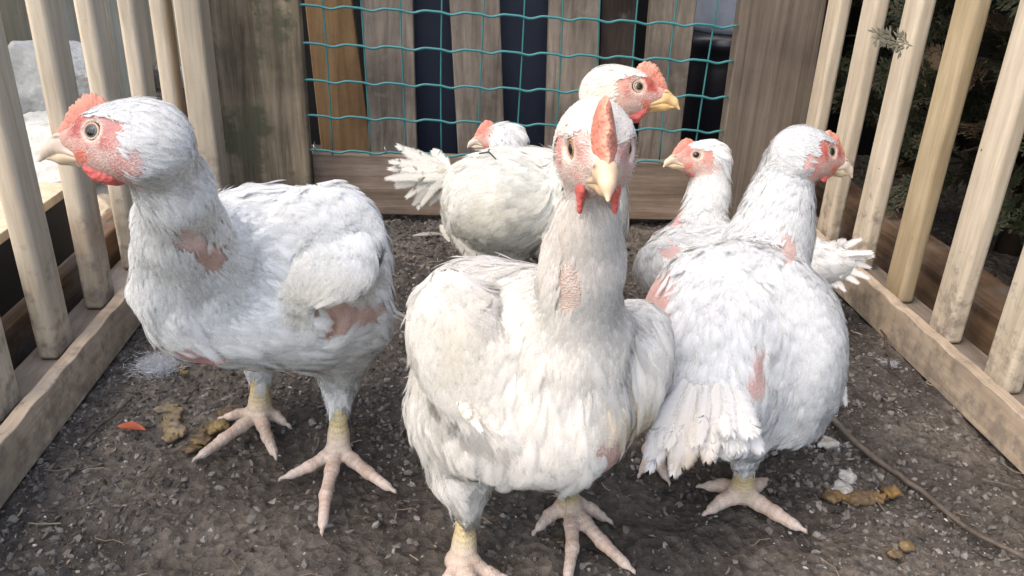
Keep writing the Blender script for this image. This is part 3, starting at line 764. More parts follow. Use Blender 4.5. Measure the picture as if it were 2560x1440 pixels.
    # --- plumage
    tri = F; A3 = V[tri]; nrm = np.cross(A3[:, 2] - A3[:, 0], A3[:, 3] - A3[:, 1]); area = np.linalg.norm(nrm, axis=1) * .5
    fr = Rg[tri].mean(1)
    dens = {}
    def sample(n, reg_w, extra=None):
        w = area * (fr @ np.array(reg_w))
        if extra is not None: w = w * extra
        w = np.nan_to_num(np.maximum(w, 0)) + (0 if np.nansum(w) > 0 else 1e-9)
        k = rng.choice(len(tri), int(n), p=w / w.sum()); a, b = rng.random((2, int(n)))
        q4 = V[tri[k]]; P = q4[:, 0] * ((1 - a) * (1 - b))[:, None] + q4[:, 1] * (a * (1 - b))[:, None] + q4[:, 2] * (a * b)[:, None] + q4[:, 3] * ((1 - a) * b)[:, None]
        return P
    def tipcull(P, D, Ln, fac):
        if not bare: return np.ones(len(P), bool)
        a, b, c = project(P + D / np.maximum(np.linalg.norm(D, axis=1), 1e-6)[:, None] * Ln[:, None]); n_ = fbm(P * 90, 2, 33); k = np.ones(len(P), bool)
        for (u, v, ru, rv, tm, *_) in bare: k &= ~((np.hypot((a - u) / (ru * fac), (b - v) / (rv * fac)) + .6 * n_ + .9 * rng.random(len(P)) ** 5 < 1.25) & (c < tm))
        return k
    def cull(P, soft=.0, fac=1.0, legs=True):
        a, b, c = project(P); n_ = fbm(P * 90, 2, 31)
        k = np.ones(len(P), bool)
        for (u, v, ru, rv, tm, *_) in bare: k &= ~((np.hypot((a - u) / (ru * fac), (b - v) / (rv * fac)) + .6 * n_ + .5 * rng.random(len(P)) ** 4 < 1.25) & (c < tm)) 
        Rw, f_ = S.weights(P, .004); L_ = hd.loc(P)
        isface = (Rw[:, 2] > .5) & (np.hypot(L_[:, 0] + 98, (L_[:, 2] + 74) * .6) < 24 + 8 * n_) & (np.abs(L_[:, 1]) > 25) | (Rw[:, 2] > .5) & (L_[:, 0] > -82 + 14 * n_ + 14 * rng.random(len(P))) & (L_[:, 2] < fz + 12 * n_ - 14 * rng.random(len(P)) + .12 * L_[:, 0])
        return k, Rw, f_, isface, L_
    out = []
    at = (V[:, 2].max())
    # scale of things on this bird
    g_ = s / U
    tot = area.sum()
    # 1 contour feathers on body + wing, back to front so that the upper ones lie over the lower
    def feathers(n, rw, L0, L1, W0, W1, lf, rag, bright=(.975, 1.02), jit=.25, prof=(.45, .95, 1, .8, .15), crown=.12, nbb=8, tipp=.5):
        P = sample(n, rw); k, Rw, f_, isf, L_ = cull(P); k &= ~isf; P, f_ = P[k], f_[k]; m = len(P)
        D = f_ + mess * (rng.normal(0, jit, (m, 3)) * .5 + .35 * np.stack([fbm(P * 30, 2, 50 + j) for j in range(3)], 1)); lf = lf * (1 + .5 * (mess - 1))
        c = np.tile(np.array((.87, .87, .845)) * tint, (m, 1)) * rng.uniform(*bright, (m, 1)); c = dirt_mix(P, c)
        Ln = rng.uniform(L0, L1, m) * g_; kk = tipcull(P, D, Ln, .95); P, D, Ln, c = P[kk], D[kk], Ln[kk], c[kk]; m = len(P)
        out.append(barbed(S, P, D, Ln, rng.uniform(W0, W1, m) * g_, rng.uniform(.3, 1.0, m) * lf * g_, c, nb=nbb, tip=tipp, crown=crown, ragged=rag))
    feathers(4200 * q, (1, 0, 0, 0, .8, 0, 0, 0), .012, .022, .007, .012, .0006, .5, crown=.03, nbb=10)
    feathers(1500 * q, (0, 0, 0, 1, 0, 0, 0, 0), .015, .026, .010, .015, .0030, .3, crown=.14, nbb=10)
    feathers(230 * q * mess, (1, 0, 0, 1.4, .4, 0, 0, 0), .016, .026, .008, .012, .0042, .4, crown=.14, nbb=10)
    feathers(5200 * q, (0, 0, 1, 0, 0, 0, 0, 0), .0045, .008, .0016, .0028, .0004 * shag, .5, jit=.2, crown=.08, nbb=5, tipp=.35)
    feathers(4600 * q, (0, 1, .05, 0, 0, 0, 0, 0), .009, .016, .0028, .0050, .0010 * shag, .5, jit=.25, crown=.1, nbb=6, tipp=.35)
    # 2 loose barbs that blur the edges
    def fluff(n, rw, L0, L1, W0, W1, lf, jit=.5, bright=(.95, 1.04), facepart=None, legs=False):
        P = sample(n, rw); k, Rw, f_, isf, L_ = cull(P, fac=.9)
        k &= (isf & facepart(L_)) if facepart is not None else ~isf
        P, f_ = P[k], f_[k]; m = len(P)
        if not m: return
        D = f_ + rng.normal(0, jit, (m, 3)) + .4 * np.stack([fbm(P * 45, 2, 70 + j) for j in range(3)], 1)
        c = np.tile(np.array((.84, .82, .785)) * tint, (m, 1)) * rng.uniform(*bright, (m, 1)); c = dirt_mix(P, c)
        Ln = rng.uniform(L0, L1, m) * g_; kk = tipcull(P, D, Ln, .8); P, D, Ln, c = P[kk], D[kk], Ln[kk], c[kk]; m = len(P)
        out.append(strands(S, P, D, Ln, rng.uniform(W0, W1, m) * g_, rng.uniform(.15, 1.0, m) ** 2 * lf * g_, c))
    fluff(8000 * q, (1, 0, 0, .25, 1.6, 0, 0, 0), .005, .012, .0003, .0006, .0018)
    fluff(4500 * q, (0, 1, 0, 0, 0, 0, 0, 0), .005, .011, .0003, .00055, .0022 * shag, .35)
    fluff(7000 * q, (0, 0, 1, 0, 0, 0, 0, 0), .0035, .007, .0003, .0006, .0012, .25)
    fluff(1300 * q, (0, 0, 1, 0, 0, 0, 0, 0), .003, .006, .00022, .0004, .0014, .3, facepart=lambda L_: (L_[:, 2] < -18) & (L_[:, 0] < 30) | (L_[:, 2] > 30) | (L_[:, 0] < -60) | (np.abs(L_[:, 1]) < 40) & (L_[:, 0] < 75))
    fluff(3000 * q, (0, 0, 0, 0, 1, 0, 0, 0), .009, .017, .0003, .0006, .0045, .6)
    feathers(500 * q, (0, 0, 0, 0, 1, 0, 0, 0), .018, .027, .008, .012, .0022, .5, crown=.1, nbb=10)
    fluff(350 * q, (1, .6, 0, 0, .8, 0, 0, 0), .012, .020, .0004, .0008, .006, .5)
    Vp, Fp, Cp = cat_meshes(out)
    fn = np.cross(Vp[Fp[:, 2]] - Vp[Fp[:, 0]], Vp[Fp[:, 3]] - Vp[Fp[:, 1]]); bad = (fn * Cp[Fp[:, 0], 3:6]).sum(1) < 0
    Fp[bad] = Fp[bad][:, ::-1]
    pm = mesh_np('plumage', Vp, Fp, True, Cp[:, [0, 1, 2, 6]]); na = pm.attributes.new('nrm', 'FLOAT_VECTOR', 'POINT'); na.data.foreach_set('vector', Cp[:, 3:6].astype(np.float32).ravel())
    link('plumage', pm, PLUME, t)
    for name, L_ in fans:
        for V_, F_, C_ in L_:
            fm = mesh_np(name, V_, F_, True, np.hstack([dirt_mix(V_, C_[:, :3] * tint), C_[:, 3:4]])); na = fm.attributes.new('nrm', 'FLOAT_VECTOR', 'POINT'); na.data.foreach_set('vector', C_[:, 4:7].astype(np.float32).ravel())
            link(name, fm, PLUME, t)
    # --- comb, wattles, beak, eyes
    if comb:
        v, f, c = comb_mesh(hd, comb, combpts, combback); link('comb', mesh_np('comb', v, f, True, c * np.array((1, .9 + .1 * red, 1))), COMBM, t)
    for sy in (-1, 1):
        sh = Shape(); L = hd.L; wl = wattle
        wy = sy * 26 * wat_y
        sh.cone(L(28, wy, -78), L(-20, wy, -96 - 12 * (wl - 1)), 9 * s * wl, 13 * s * wl, 'body', .004)
        if wat_long < 1.5: sh.cone(L(-20, wy, -96), L(-58, wy, -96), 13 * s * wl, 7 * s * wl, 'body', .004)
        sh.cone(L(14, wy, -88), L(10, wy * 1.1, -90 - 34 * wat_long), 13 * s * wl, 9 * s * wl, 'body', .006)
        v, f = sh.surface(.0008 if q > .4 else .0012)
        lc = hd.loc(v); mid = wy; lc[:, 1] = mid + (lc[:, 1] - mid) * .62; v = hd.o + (lc * s) @ hd.A
        link('wattle', mesh_np('wattle', v, f, True, np.tile((.62, .13, .11), (len(v), 1)) * (1 + .12 * fbm(v * 150, 2, 3))[:, None]), COMBM, t)
    sh = Shape(); L = hd.L
    sh.cone(L(72, 0, -16), L(108, 0, -20), 27 * s, 23 * s, 'body', .004); sh.cone(L(108, 0, -20), L(140, 0, -36), 23 * s, 14.5 * s, 'body', .004)
    sh.cone(L(140, 0, -36), L(162, 0, -62), 13 * s, 4.5 * s, 'body', .004)
    for sy in (-1, 1): sh.cone(L(100, sy * 12, -38), L(36, sy * 33, -60), 8 * s, 7 * s, 'body', .003)
    v, f = sh.surface(.0007 if q > .4 else .001)
    lc = hd.loc(v); dark = np.exp(-(((lc[:, 0] - 108) / 12) ** 2 + ((lc[:, 2] + 8) / 4.5) ** 2)) * (np.abs(lc[:, 1]) > 8)
    bc_ = np.array(beak_col)[None] * (1 - .75 * dark[:, None]) * (1 + .10 * (lc[:, 0:1] > 135)); link('upper_beak', mesh_np('upper_beak', v, f, True, bc_), BEAKM, t)
    sh = Shape(); sh.cone(L(40, 0, -66), L(105, 0, -56), 18 * s, 13 * s, 'body', .004); sh.cone(L(105, 0, -56), L(142, 0, -56), 12 * s, 5 * s, 'body', .004)
    for sy in (-1, 1): sh.cone(L(95, sy * 9, -54), L(34, sy * 31, -66), 7 * s, 6 * s, 'body', .003)
    v, f = sh.surface(.0007 if q > .4 else .001); link('lower_beak', mesh_np('lower_beak', v, f, True, np.tile(np.array(beak_col) * (.95, .93, .8), (len(v), 1))), BEAKM, t)
    for sy in (-1, 1):
        n1, n2 = 24, 40; V_ = []; C_ = []; F_ = []
        ctr = np.array([0., sy * 49., 0.]); r = 21.5; ea = R_(16); EYx = np.array([math.sin(ea), sy * math.cos(ea), 0]); EX = np.array([math.cos(ea), -sy * math.sin(ea), 0]); EZ = np.array([0, 0, 1.])
        for i2 in range(n1 + 1):
            th = math.pi * .62 * i2 / n1
            for j in range(n2):
                ph = 2 * math.pi * j / n2; p = ctr + r * (EX * math.sin(th) * math.cos(ph) + EYx * math.cos(th) * .9 + EZ * math.sin(th) * math.sin(ph))
                V_.append(hd.L(*p)); rr_ = math.sin(th)
                C_.append((.006, .006, .008) if rr_ < .55 else ((.03, .025, .022) if rr_ > .93 else np.array(iris) * (.62 if rr_ > .75 else .42)))
        for i2 in range(n1):
            for j in range(n2): F_.append((i2 * n2 + j, i2 * n2 + (j + 1) % n2, (i2 + 1) * n2 + (j + 1) % n2, (i2 + 1) * n2 + j))
        F_ = np.array(F_); F_ = F_ if sy < 0 else F_[:, ::-1]
        ey = link('eye', mesh_np('eye', np.array(V_), F_, True, np.array(C_)), EYE_M, t)
        lid = MB(); c0 = []
        for j in range(37):
            ph = 2 * math.pi * j / 36; c0.append(tuple(hd.L(*(ctr + EX * 20.5 * math.cos(ph) + EYx * 12.5 + EZ * 18.5 * math.sin(ph)))))
        lid.tube(c0, 2.9 * s, 8, cap=False); lo_ = link('eyelid', mesh_py('eyelid', lid.V, lid.F, True), None, ey)
        lo_.data.materials.append(LIDM if lid_pale else LIDD)
    DBG[label] = len(V)
    return t
LIDD = plain('pink_eyelid_skin', (.50, .26, .17), .5, .35, (300, .85))
LIDM = plain('eyelid_skin', (.56, .38, .29), .5, .35, (300, .85))

def toe(S, pts, r0, r1, lift=.0):
    m = len(pts)
    for i2 in range(m - 1):
        a, b = r0 + (r1 - r0) * i2 / (m - 1), r0 + (r1 - r0) * (i2 + 1) / (m - 1)
        S.cone(pts[i2], pts[i2 + 1], a, b, 'toe', .0035)
        mid = (np.array(pts[i2]) + np.array(pts[i2 + 1])) * .5
    e, d = np.array(pts[-1]), _n(np.array(pts[-1]) - np.array(pts[-2]))
    S.cone(e + d * r1 * .3, e + d * .009 + np.array([0, 0, .001]), r1 * .72, r1 * .38, 'claw', .002); S.cone(e + d * .009 + np.array([0, 0, .001]), e + d * .0130 - np.array([0, 0, .0018]), r1 * .38, r1 * .12, 'claw', .002)
def foot(S, hub, tips, knee, r_sh, r0=.0062, r1=.0040):
    """hub: pixel of the foot's middle; tips: pixels of toe tips; knee: world point where the shank starts"""
    h = G(*hub, z=.0) ; hub_w = np.array([h[0], h[1], .0125]); S.hubs.append(hub_w)
    for (u, v, *o) in tips:
        e = G(u, v, .005); d = e - hub_w; d[2] = 0; L = np.linalg.norm(d); dn_ = d / L; sd2 = np.array([-dn_[1], dn_[0], 0]); w = rng.uniform(-.0025, .0025)
        e = e - dn_ * .013
        e[2] = .0052; L = max(L - .013, .012)
        p1 = hub_w + dn_ * L * .33 + sd2 * w + (0, 0, -.0022); p2 = hub_w + dn_ * L * .66 + sd2 * w * 1.4; p2[2] = .0085
        toe(S, [hub_w, p1, p2, e], r0, r1)
    S.cone(hub_w + (0, 0, .001), hub_w + (np.array(knee) - hub_w) * .22, r_sh * 1.25, r_sh * 1.08, 'leg', .006)
    S.cone(hub_w + (np.array(knee) - hub_w) * .22, knee, r_sh * 1.05, r_sh * 1.15, 'leg', .006)
    return hub_w
def px(r, t): return r * t / FPX
def cell(S, u, v, t, ra, rb, rc, reg, roll=0, yaw=0, k=.03, flow=(0, 0, -1)):
    k = k * .6; o = k * .13 + .0012
    S.ell(W(u, v, t), (px(ra, t) - o, px(rb, t) - o, px(rc, t) - o), camax(roll, yaw), reg, k, flow)
def ccone(S, a, b, reg, k=.02, flow=None):
    (u, v, t, r), (u2, v2, t2, r2) = a, b
    k = k * .6; o = k * .13 + .0010
    S.cone(W(u, v, t), W(u2, v2, t2), px(r, t) - o, px(r2, t2) - o, reg, k, flow)
def cdir(x, y, z=0): return RC @ _n(np.array([x, y, z], float))
def mk_fan(name, items, nrm, col=(.83, .81, .77), curl=.12):
    """items: (u0,v0,t0, u1,v1,t1, width px)"""
    return (name, fan([W(*i2[:3]) for i2 in items], [W(*i2[3:6]) for i2 in items], [px(i2[6], i2[2]) for i2 in items], nrm, col, curl))

# ---- hen on the left, in profile
S = Shape(); fa = cdir(1, -.12, -.35)
cell(S, 684, 668, .620, 248, 215, 215, 'body', -6, 12, .03, fa)
cell(S, 485, 745, .575, 140, 165, 150, 'body', 0, 0, .05, cdir(.75, -.6, -.2))
cell(S, 640, 790, .60, 220, 135, 160, 'body', -2, 12, .04, fa)
cell(S, 862, 665, .655, 122, 196, 150, 'body', 0, 0, .05, cdir(.6, -.6, -.3))
cell(S, 790, 800, .635, 172, 132, 150, 'body', 2, 12, .04, fa)
cell(S, 815, 590, .586, 148, 140, 60, 'wing', -25, 20, .018, cdir(.7, -.75, -.3))
cell(S, 838, 672, .571, 118, 92, 48, 'wing', 35, 20, .012, cdir(-.45, -.8, 0))
ccone(S, (382, 360, .445, 90), (438, 475, .470, 91), 'neck', .02)
ccone(S, (438, 475, .470, 91), (455, 560, .505, 96), 'neck', .02)
ccone(S, (455, 560, .505, 96), (500, 660, .56, 145), 'neck', .03)
ccone(S, (420, 560, .51, 70), (400, 720, .545, 70), 'neck', .03)
ccone(S, (860, 800, .65, 120), (850, 930, .672, 62), 'thigh', .03)
ccone(S, (850, 940, .672, 48), (848, 1000, .675, 34), 'thigh', .01)
ccone(S, (650, 830, .69, 70), (650, 915, .705, 40), 'thigh', .02)
foot(S, (848, 1150), [(692, 1203), (800, 1340), (994, 1234), (872, 1092)], W(846, 985, .672), .0072)
foot(S, (652, 1062), [(475, 1155), (692, 1150), (535, 1040), (742, 1056)], W(652, 900, .70), .0078)
hd = Head(238, 330, .428, (-1, 0, .02), near=1)
tl = [(905, 545, .70, 985 - 8 * i2, 590 + 16 * i2, .715, 34) for i2 in range(4)] + [(900, 490, .70, 930, 520, .71, 40), (885, 480, .70, 918, 500, .705, 40)] + [(920, 640, .67, 978, 660, .66, 30), (925, 650, .66, 970, 690, .66, 34), (925, 680, .66, 972, 745, .655, 30), (920, 700, .655, 962, 790, .65, 36)]
wg = [(905 - 10 * i2, 690 + 12 * i2, .566, 800 - 5 * i2, 745 + 13 * i2, .552, 26) for i2 in range(3)]
build_hen('white hen in profile at the left with a big red faced head by the slats', S, hd, G(740, 1110),
    bare=[(478, 602, 40, 24, .60), (516, 640, 42, 34, .60), (488, 897, 50, 20, .60, (.66, .36, .33)), (860, 788, 84, 40, .70, (.52, .35, .29)), (800, 812, 30, 32, .70, (.36, .21, .16))],
    dirt=[(800, 690, 120, 90, .62, (.78, .70, .55), .55), (400, 330, 170, 120, .50, (.66, .63, .59), .5), (440, 520, 120, 120, .52, (.76, .73, .69), .4)],
    fans=[mk_fan('tail_feather', tl, CU), mk_fan('wing_feather', wg, CV, (.82, .80, .74), .06)], q=1.0, vox=.0016, comb=.72, combpts=8, wattle=1.4, wat_long=.35, mess=1.3, shag=1.25)

# ---- hen in the middle, head on
S = Shape(); fb = cdir(-.25, -.9, -.2)
cell(S, 1312, 925, .515, 235, 275, 225, 'body', 0, 0, .03, fb)
cell(S, 1240, 745, .585, 165, 96, 150, 'body', 0, 0, .05, cdir(-.6, -.6, -.3))
cell(S, 1180, 835, .56, 170, 188, 220, 'body', 0, 0, .05, cdir(-.6, -.6, -.3))
cell(S, 1270, 1075, .515, 170, 125, 150, 'body', 0, 0, .05, fb)
cell(S, 1440, 1045, .49, 150, 170, 150, 'body', 0, 0, .05, cdir(-.1, -1, -.1))
cell(S, 1568, 925, .522, 116, 188, 150, 'body', -14, 0, .014, cdir(.15, -1, -.3))
cell(S, 1145, 855, .477, 120, 190, 58, 'wing', 14, 0, .008, cdir(.25, -.9, 0))
ccone(S, (1120, 930, .487, 60), (1230, 1052, .468, 28), 'wing', .012, cdir(.75, -.6, 0))
ccone(S, (1494, 400, .415, 74), (1470, 520, .428, 70), 'neck', .02)
ccone(S, (1470, 520, .428, 70), (1458, 650, .452, 85), 'neck', .02)
ccone(S, (1458, 650, .452, 85), (1440, 800, .478, 140), 'neck', .05)
ccone(S, (1130, 1030, .545, 125), (1158, 1190, .55, 82), 'thigh', .03)
ccone(S, (1158, 1190, .55, 82), (1170, 1240, .552, 40), 'thigh', .02)
ccone(S, (1410, 1130, .56, 80), (1405, 1215, .57, 30), 'thigh', .02)
foot(S, (1422, 1292), [(1318, 1330), (1420, 1470), (1592, 1438), (1546, 1298)], W(1408, 1190, .572), .0066)
foot(S, (1158, 1425), [(1090, 1520), (1180, 1600), (1310, 1470), (1100, 1410)], W(1170, 1228, .555), .0068)
hd = Head(1500, 372, .395, (.02, -.42, .92), sc=1.05)
tl = [(1060, 820, .60, 990, 775, .61, 40), (1060, 830, .60, 988, 800, .61, 46), (1060, 840, .60, 1010, 828, .61, 40),
      (1060, 960, .58, 1008, 1090, .585, 50), (1070, 940, .58, 1016, 1040, .585, 50), (1060, 900, .58, 1018, 985, .585, 44), (1080, 1000, .57, 1035, 1150, .575, 54), (1100, 1080, .56, 1085, 1215, .565, 60)]
wg = [(1090 + 12 * i2, 930 + 12 * i2, .474, 1235 - 14 * i2, 1075 - 9 * i2, .458, 34) for i2 in range(5)]
build_hen('cream white hen in the middle facing the lens head on with a tall salmon comb', S, hd, G(1290, 1350),
    bare=[(1425, 715, 30, 58, .50, (.60, .43, .35)), (1530, 1155, 30, 40, .52, (.50, .29, .24)), (1215, 1092, 50, 16, .60, (.50, .27, .24))],
    dirt=[(1600, 1040, 95, 90, .60, (.50, .38, .20), .75), (1400, 900, 420, 420, .60, (.80, .72, .62), .3), (1490, 390, 160, 180, .46, (.74, .66, .58), .5), (1470, 570, 140, 130, .5, (.82, .74, .66), .5), (1120, 820, 80, 120, .6, (.76, .68, .50), .35)],
    fans=[mk_fan('tail_feather', tl, CU), mk_fan('wing_feather', wg, CV, (.84, .80, .73), .08)], q=1.05, vox=.0016, comb=1.0, lid_pale=False, wattle=1.2, wat_long=1.25, wat_y=1.4, red=1.0, fz=36, tint=(.91, .885, .85), beak_col=(.64, .46, .30), iris=(.60, .36, .12))

# ---- hen on the right, seen from behind
S = Shape(); fc = cdir(-.15, -.85, .5)
cell(S, 1845, 822, .615, 252, 226, 220, 'body', -12, 0, .03, fc)
cell(S, 1800, 960, .575, 165, 185, 130, 'body', 0, 0, .05, cdir(-.15, -1, .1))
cell(S, 2000, 850, .585, 104, 190, 110, 'wing', 8, 0, .010, cdir(-.25, -.9, .2))
cell(S, 1960, 985, .60, 110, 140, 110, 'thigh', 10, 0, .03, cdir(-.1, -1, .1))
ccone(S, (1760, 850, .572, 120), (1690, 1110, .525, 52), 'thigh', .05, cdir(-.1, -1, .1))
ccone(S, (1800, 850, .572, 120), (1825, 1100, .528, 56), 'thigh', .04, cdir(.05, -1, .1))
ccone(S, (1972, 415, .664, 70), (1950, 500, .657, 76), 'neck', .02)
ccone(S, (1950, 500, .657, 76), (1925, 600, .662, 92), 'neck', .02)
ccone(S, (1925, 600, .662, 96), (1880, 740, .66, 150), 'neck', .04)
ccone(S, (1872, 1080, .59, 60), (1862, 1150, .60, 34), 'thigh', .02)
foot(S, (1850, 1262), [(2026, 1332), (1748, 1282), (1925, 1190), (1738, 1200)], W(1862, 1140, .602), .0070, .0068, .0046)
foot(S, (1640, 1150), [(1672, 1212), (1590, 1190), (1600, 1120)], W(1650, 1040, .60), .0066)
hd = Head(2074, 380, .645, (.93, -.16, -.30), sc=.93, near=1)
tl = []
for i2 in range(22):
    f_ = (i2 % 11) / 10; up_ = i2 >= 11; x0 = 1700 + 140 * f_; x1 = 1612 + 275 * f_
    y1 = (1120 if up_ else 1165) + 28 * math.sin(f_ * 6) - 25 * rng.random(); t_ = .523 + .012 * abs(f_ - .5)
    tl.append((x0, 1000 - 40 * up_, t_ - .004 * up_, x1, y1, t_ - .010 - .004 * up_, rng.uniform(48, 66)))
wg = [(2075 - 10 * i2, 840 + 24 * i2, .560, 1925 - 6 * i2, 905 + 26 * i2, .550, 60) for i2 in range(5)] + [(2090, 880, .60, 2100, 1010, .60, 30), (2095, 900, .605, 2092, 1030, .60, 30), (2080, 760, .61, 2112, 880, .61, 40)]
build_hen('white hen at the right seen from behind with drooping tail fluff, head turned right', S, hd, G(1800, 1220),
    bare=[(1648, 745, 40, 54, .66, (.56, .35, .31)), (1888, 930, 34, 46, .66, (.60, .40, .35)), (1965, 628, 20, 28, .70, (.58, .40, .35)), (1728, 1110, 9, 70, .60, (.55, .38, .33))],
    dirt=[(1735, 1165, 80, 40, .60, (.36, .28, .19), .8), (1720, 1080, 130, 100, .60, (.80, .73, .62), .45)],
    fans=[mk_fan('tail_feather', tl, CV, (.83, .80, .765), .10), mk_fan('wing_feather', wg, CV, (.83, .80, .76), .10)], q=1.0, vox=.0018, comb=.62, wattle=.8, wat_long=.6, red=.8, beak_col=(.64, .52, .38), iris=(.2, .12, .06), tint=(.89, .89, .90), combpts=4, mess=1.4, shag=1.7)

# ---- tall hen behind, yellow beak, facing right
S = Shape(); fd = cdir(-1, .05, 0)
cell(S, 1262, 513, .800, 150, 134, 150, 'wing', 0, 0, .03, cdir(-.85, -.25, 0))
cell(S, 1310, 440, .83, 190, 74, 110, 'body', 3, 0, .03, fd)
cell(S, 1470, 540, .80, 110, 120, 130, 'body', 0, 0, .04, cdir(-.7, -.7, 0))
cell(S, 1180, 520, .84, 75, 120, 100, 'body', 0, 0, .03, cdir(-.8, -.5, 0))
ccone(S, (1470, 450, .78, 88), (1500, 330, .755, 62), 'neck', .03, cdir(-.3, -1, 0))
ccone(S, (1500, 330, .755, 62), (1530, 240, .735, 58), 'neck', .02, cdir(-.3, -1, 0))
ccone(S, (1280, 620, .80, 45), (1280, 690, .80, 26), 'thigh', .02); ccone(S, (1400, 620, .80, 45), (1400, 690, .80, 26), 'thigh', .02)
foot(S, (1285, 800), [(1350, 830), (1340, 790), (1300, 850), (1250, 800)], W(1280, 680, .80), .0068)
foot(S, (1405, 790), [(1470, 820), (1460, 780), (1420, 840), (1370, 790)], W(1400, 680, .80), .0068)
hd = Head(1594, 218, .72, (1, -.05, .04), sc=1.12, near=1)
tl = [(1130, 430, .84, u, v, .86, w) for u, v, w in ((1000, 368, 34), (985, 384, 30), (1010, 380, 30), (968, 424, 30), (976, 432, 28), (990, 448, 34), (1000, 470, 30), (1012, 482, 30), (1030, 498, 30), (1045, 510, 30), (1062, 512, 26), (1078, 500, 26), (1020, 400, 34), (1010, 420, 34), (1010, 450, 34), (1040, 470, 36), (1060, 440, 36), (1080, 372, 36), (1050, 410, 36), (1040, 385, 34), (1070, 480, 34), (1085, 460, 30))]
tl += [(1150, 430, .82, 1078, 470, .82, 26), (1120, 600, .82, 1100, 560, .83, 22)]
wg = [(1330 - 10 * i2, 560 - 22 * i2, .775, 1395 + (i2 % 2) * 8, 600 - 24 * i2, .765, 46) for i2 in range(6)] + [(1120, 560, .80, 1180, 645, .79, 40), (1135, 600, .79, 1230, 650, .785, 40)]
build_hen('tall white hen behind the middle one, head high facing right with orange yellow beak', S, hd, G(1340, 800),
    dirt=[(1300, 560, 160, 110, .9, (.80, .74, .58), .55), (1520, 230, 70, 60, .8, (.80, .72, .52), .4)],
    fans=[mk_fan('tail_feather', tl, CV, (.84, .82, .78), .08), mk_fan('wing_feather', wg, CV, (.84, .82, .78), .12)], q=.75, vox=.0022, comb=.82, wattle=1.15, wat_long=.4, beak_col=(.68, .44, .20), iris=(.62, .42, .12), tint=(.97, .955, .90), mess=1.4, combpts=9)

# ---- small hen furthest back, only the head shows
S = Shape(); fe = cdir(1, -.1, 0)
cell(S, 1345, 500, 1.01, 130, 85, 80, 'body', 0, 0, .03, fe)
ccone(S, (1250, 350, 1.0, 34), (1285, 440, 1.0, 52), 'neck', .02)
ccone(S, (1310, 560, 1.01, 26), (1310, 600, 1.01, 14), 'thigh', .02); ccone(S, (1380, 560, 1.01, 26), (1380, 600, 1.01, 14), 'thigh', .02)
foot(S, (1310, 636), [(1270, 650), (1290, 664), (1330, 655)], W(1310, 590, 1.01), .0058)
foot(S, (1380, 636), [(1340, 650), (1360, 664), (1400, 655)], W(1380, 590, 1.01), .0058)
hd = Head(1234, 341, 1.0, (-1, 0, .03), sc=.93, near=1)
build_hen('small white hen furthest back, only its head showing left over the backs of others', S, hd, G(1345, 640), q=.35, vox=.0024, comb=.8, wattle=1.1, wat_long=.9, beak_col=(.64, .52, .42), iris=(.2, .12, .06), combpts=5, red=.5)

# ---- hen behind at the right, facing left
S = Shape(); ff = cdir(1, -.1, 0)
cell(S, 1770, 650, .90, 180, 95, 130, 'body', 5, 0, .03, ff)
cell(S, 1930, 670, .91, 170, 80, 110, 'body', -3, 0, .04, ff)
cell(S, 1680, 670, .885, 92, 80, 100, 'body', 0, 0, .03, cdir(.4, -.8, 0))
ccone(S, (1775, 415, .938, 48), (1772, 490, .935, 50), 'neck', .02)
ccone(S, (1772, 490, .935, 50), (1735, 620, .905, 86), 'neck', .03)
ccone(S, (1780, 720, .90, 44), (1780, 770, .90, 24), 'thigh', .02); ccone(S, (1860, 720, .90, 44), (1860, 770, .90, 24), 'thigh', .02)
foot(S, (1775, 790), [(1700, 800), (1730, 830), (1800, 820)], W(1780, 760, .90), .0062)
foot(S, (1860, 780), [(1790, 790), (1820, 820), (1890, 810)], W(1860, 755, .90), .0062)
cell(S, 2050, 650, .90, 95, 48, 50, 'body', -14, 0, .03, cdir(1, -.3, 0))
hd = Head(1740, 388, .92, (-1, .02, .16), sc=.98, near=1)
tl = [(2020, 640, .90, u, v, .885, w) for u, v, w in ((2188, 640, 24), (2176, 652, 24), (2182, 664, 24), (2168, 680, 26), (2150, 698, 26), (2120, 716, 26), (2172, 622, 22), (2150, 606, 24), (2110, 600, 26), (2140, 660, 30), (2100, 690, 30), (2130, 625, 28), (2160, 650, 26), (2090, 715, 26), (2080, 640, 34))]
build_hen('white hen behind the right one, pale pink face turned left beside the grey brown post', S, hd, G(1810, 785),
    bare=[(1690, 545, 16, 36, .92, (.66, .42, .38)), (1670, 625, 20, 14, .95, (.70, .46, .42))], fans=[mk_fan('tail_feather', tl, CV, (.84, .82, .79), .08)],
    q=.55, vox=.0024, comb=.55, wattle=.8, wat_long=.3, red=.45, beak_col=(.64, .50, .35), iris=(.16, .11, .08), combpts=6)
print('HENS', DBG)
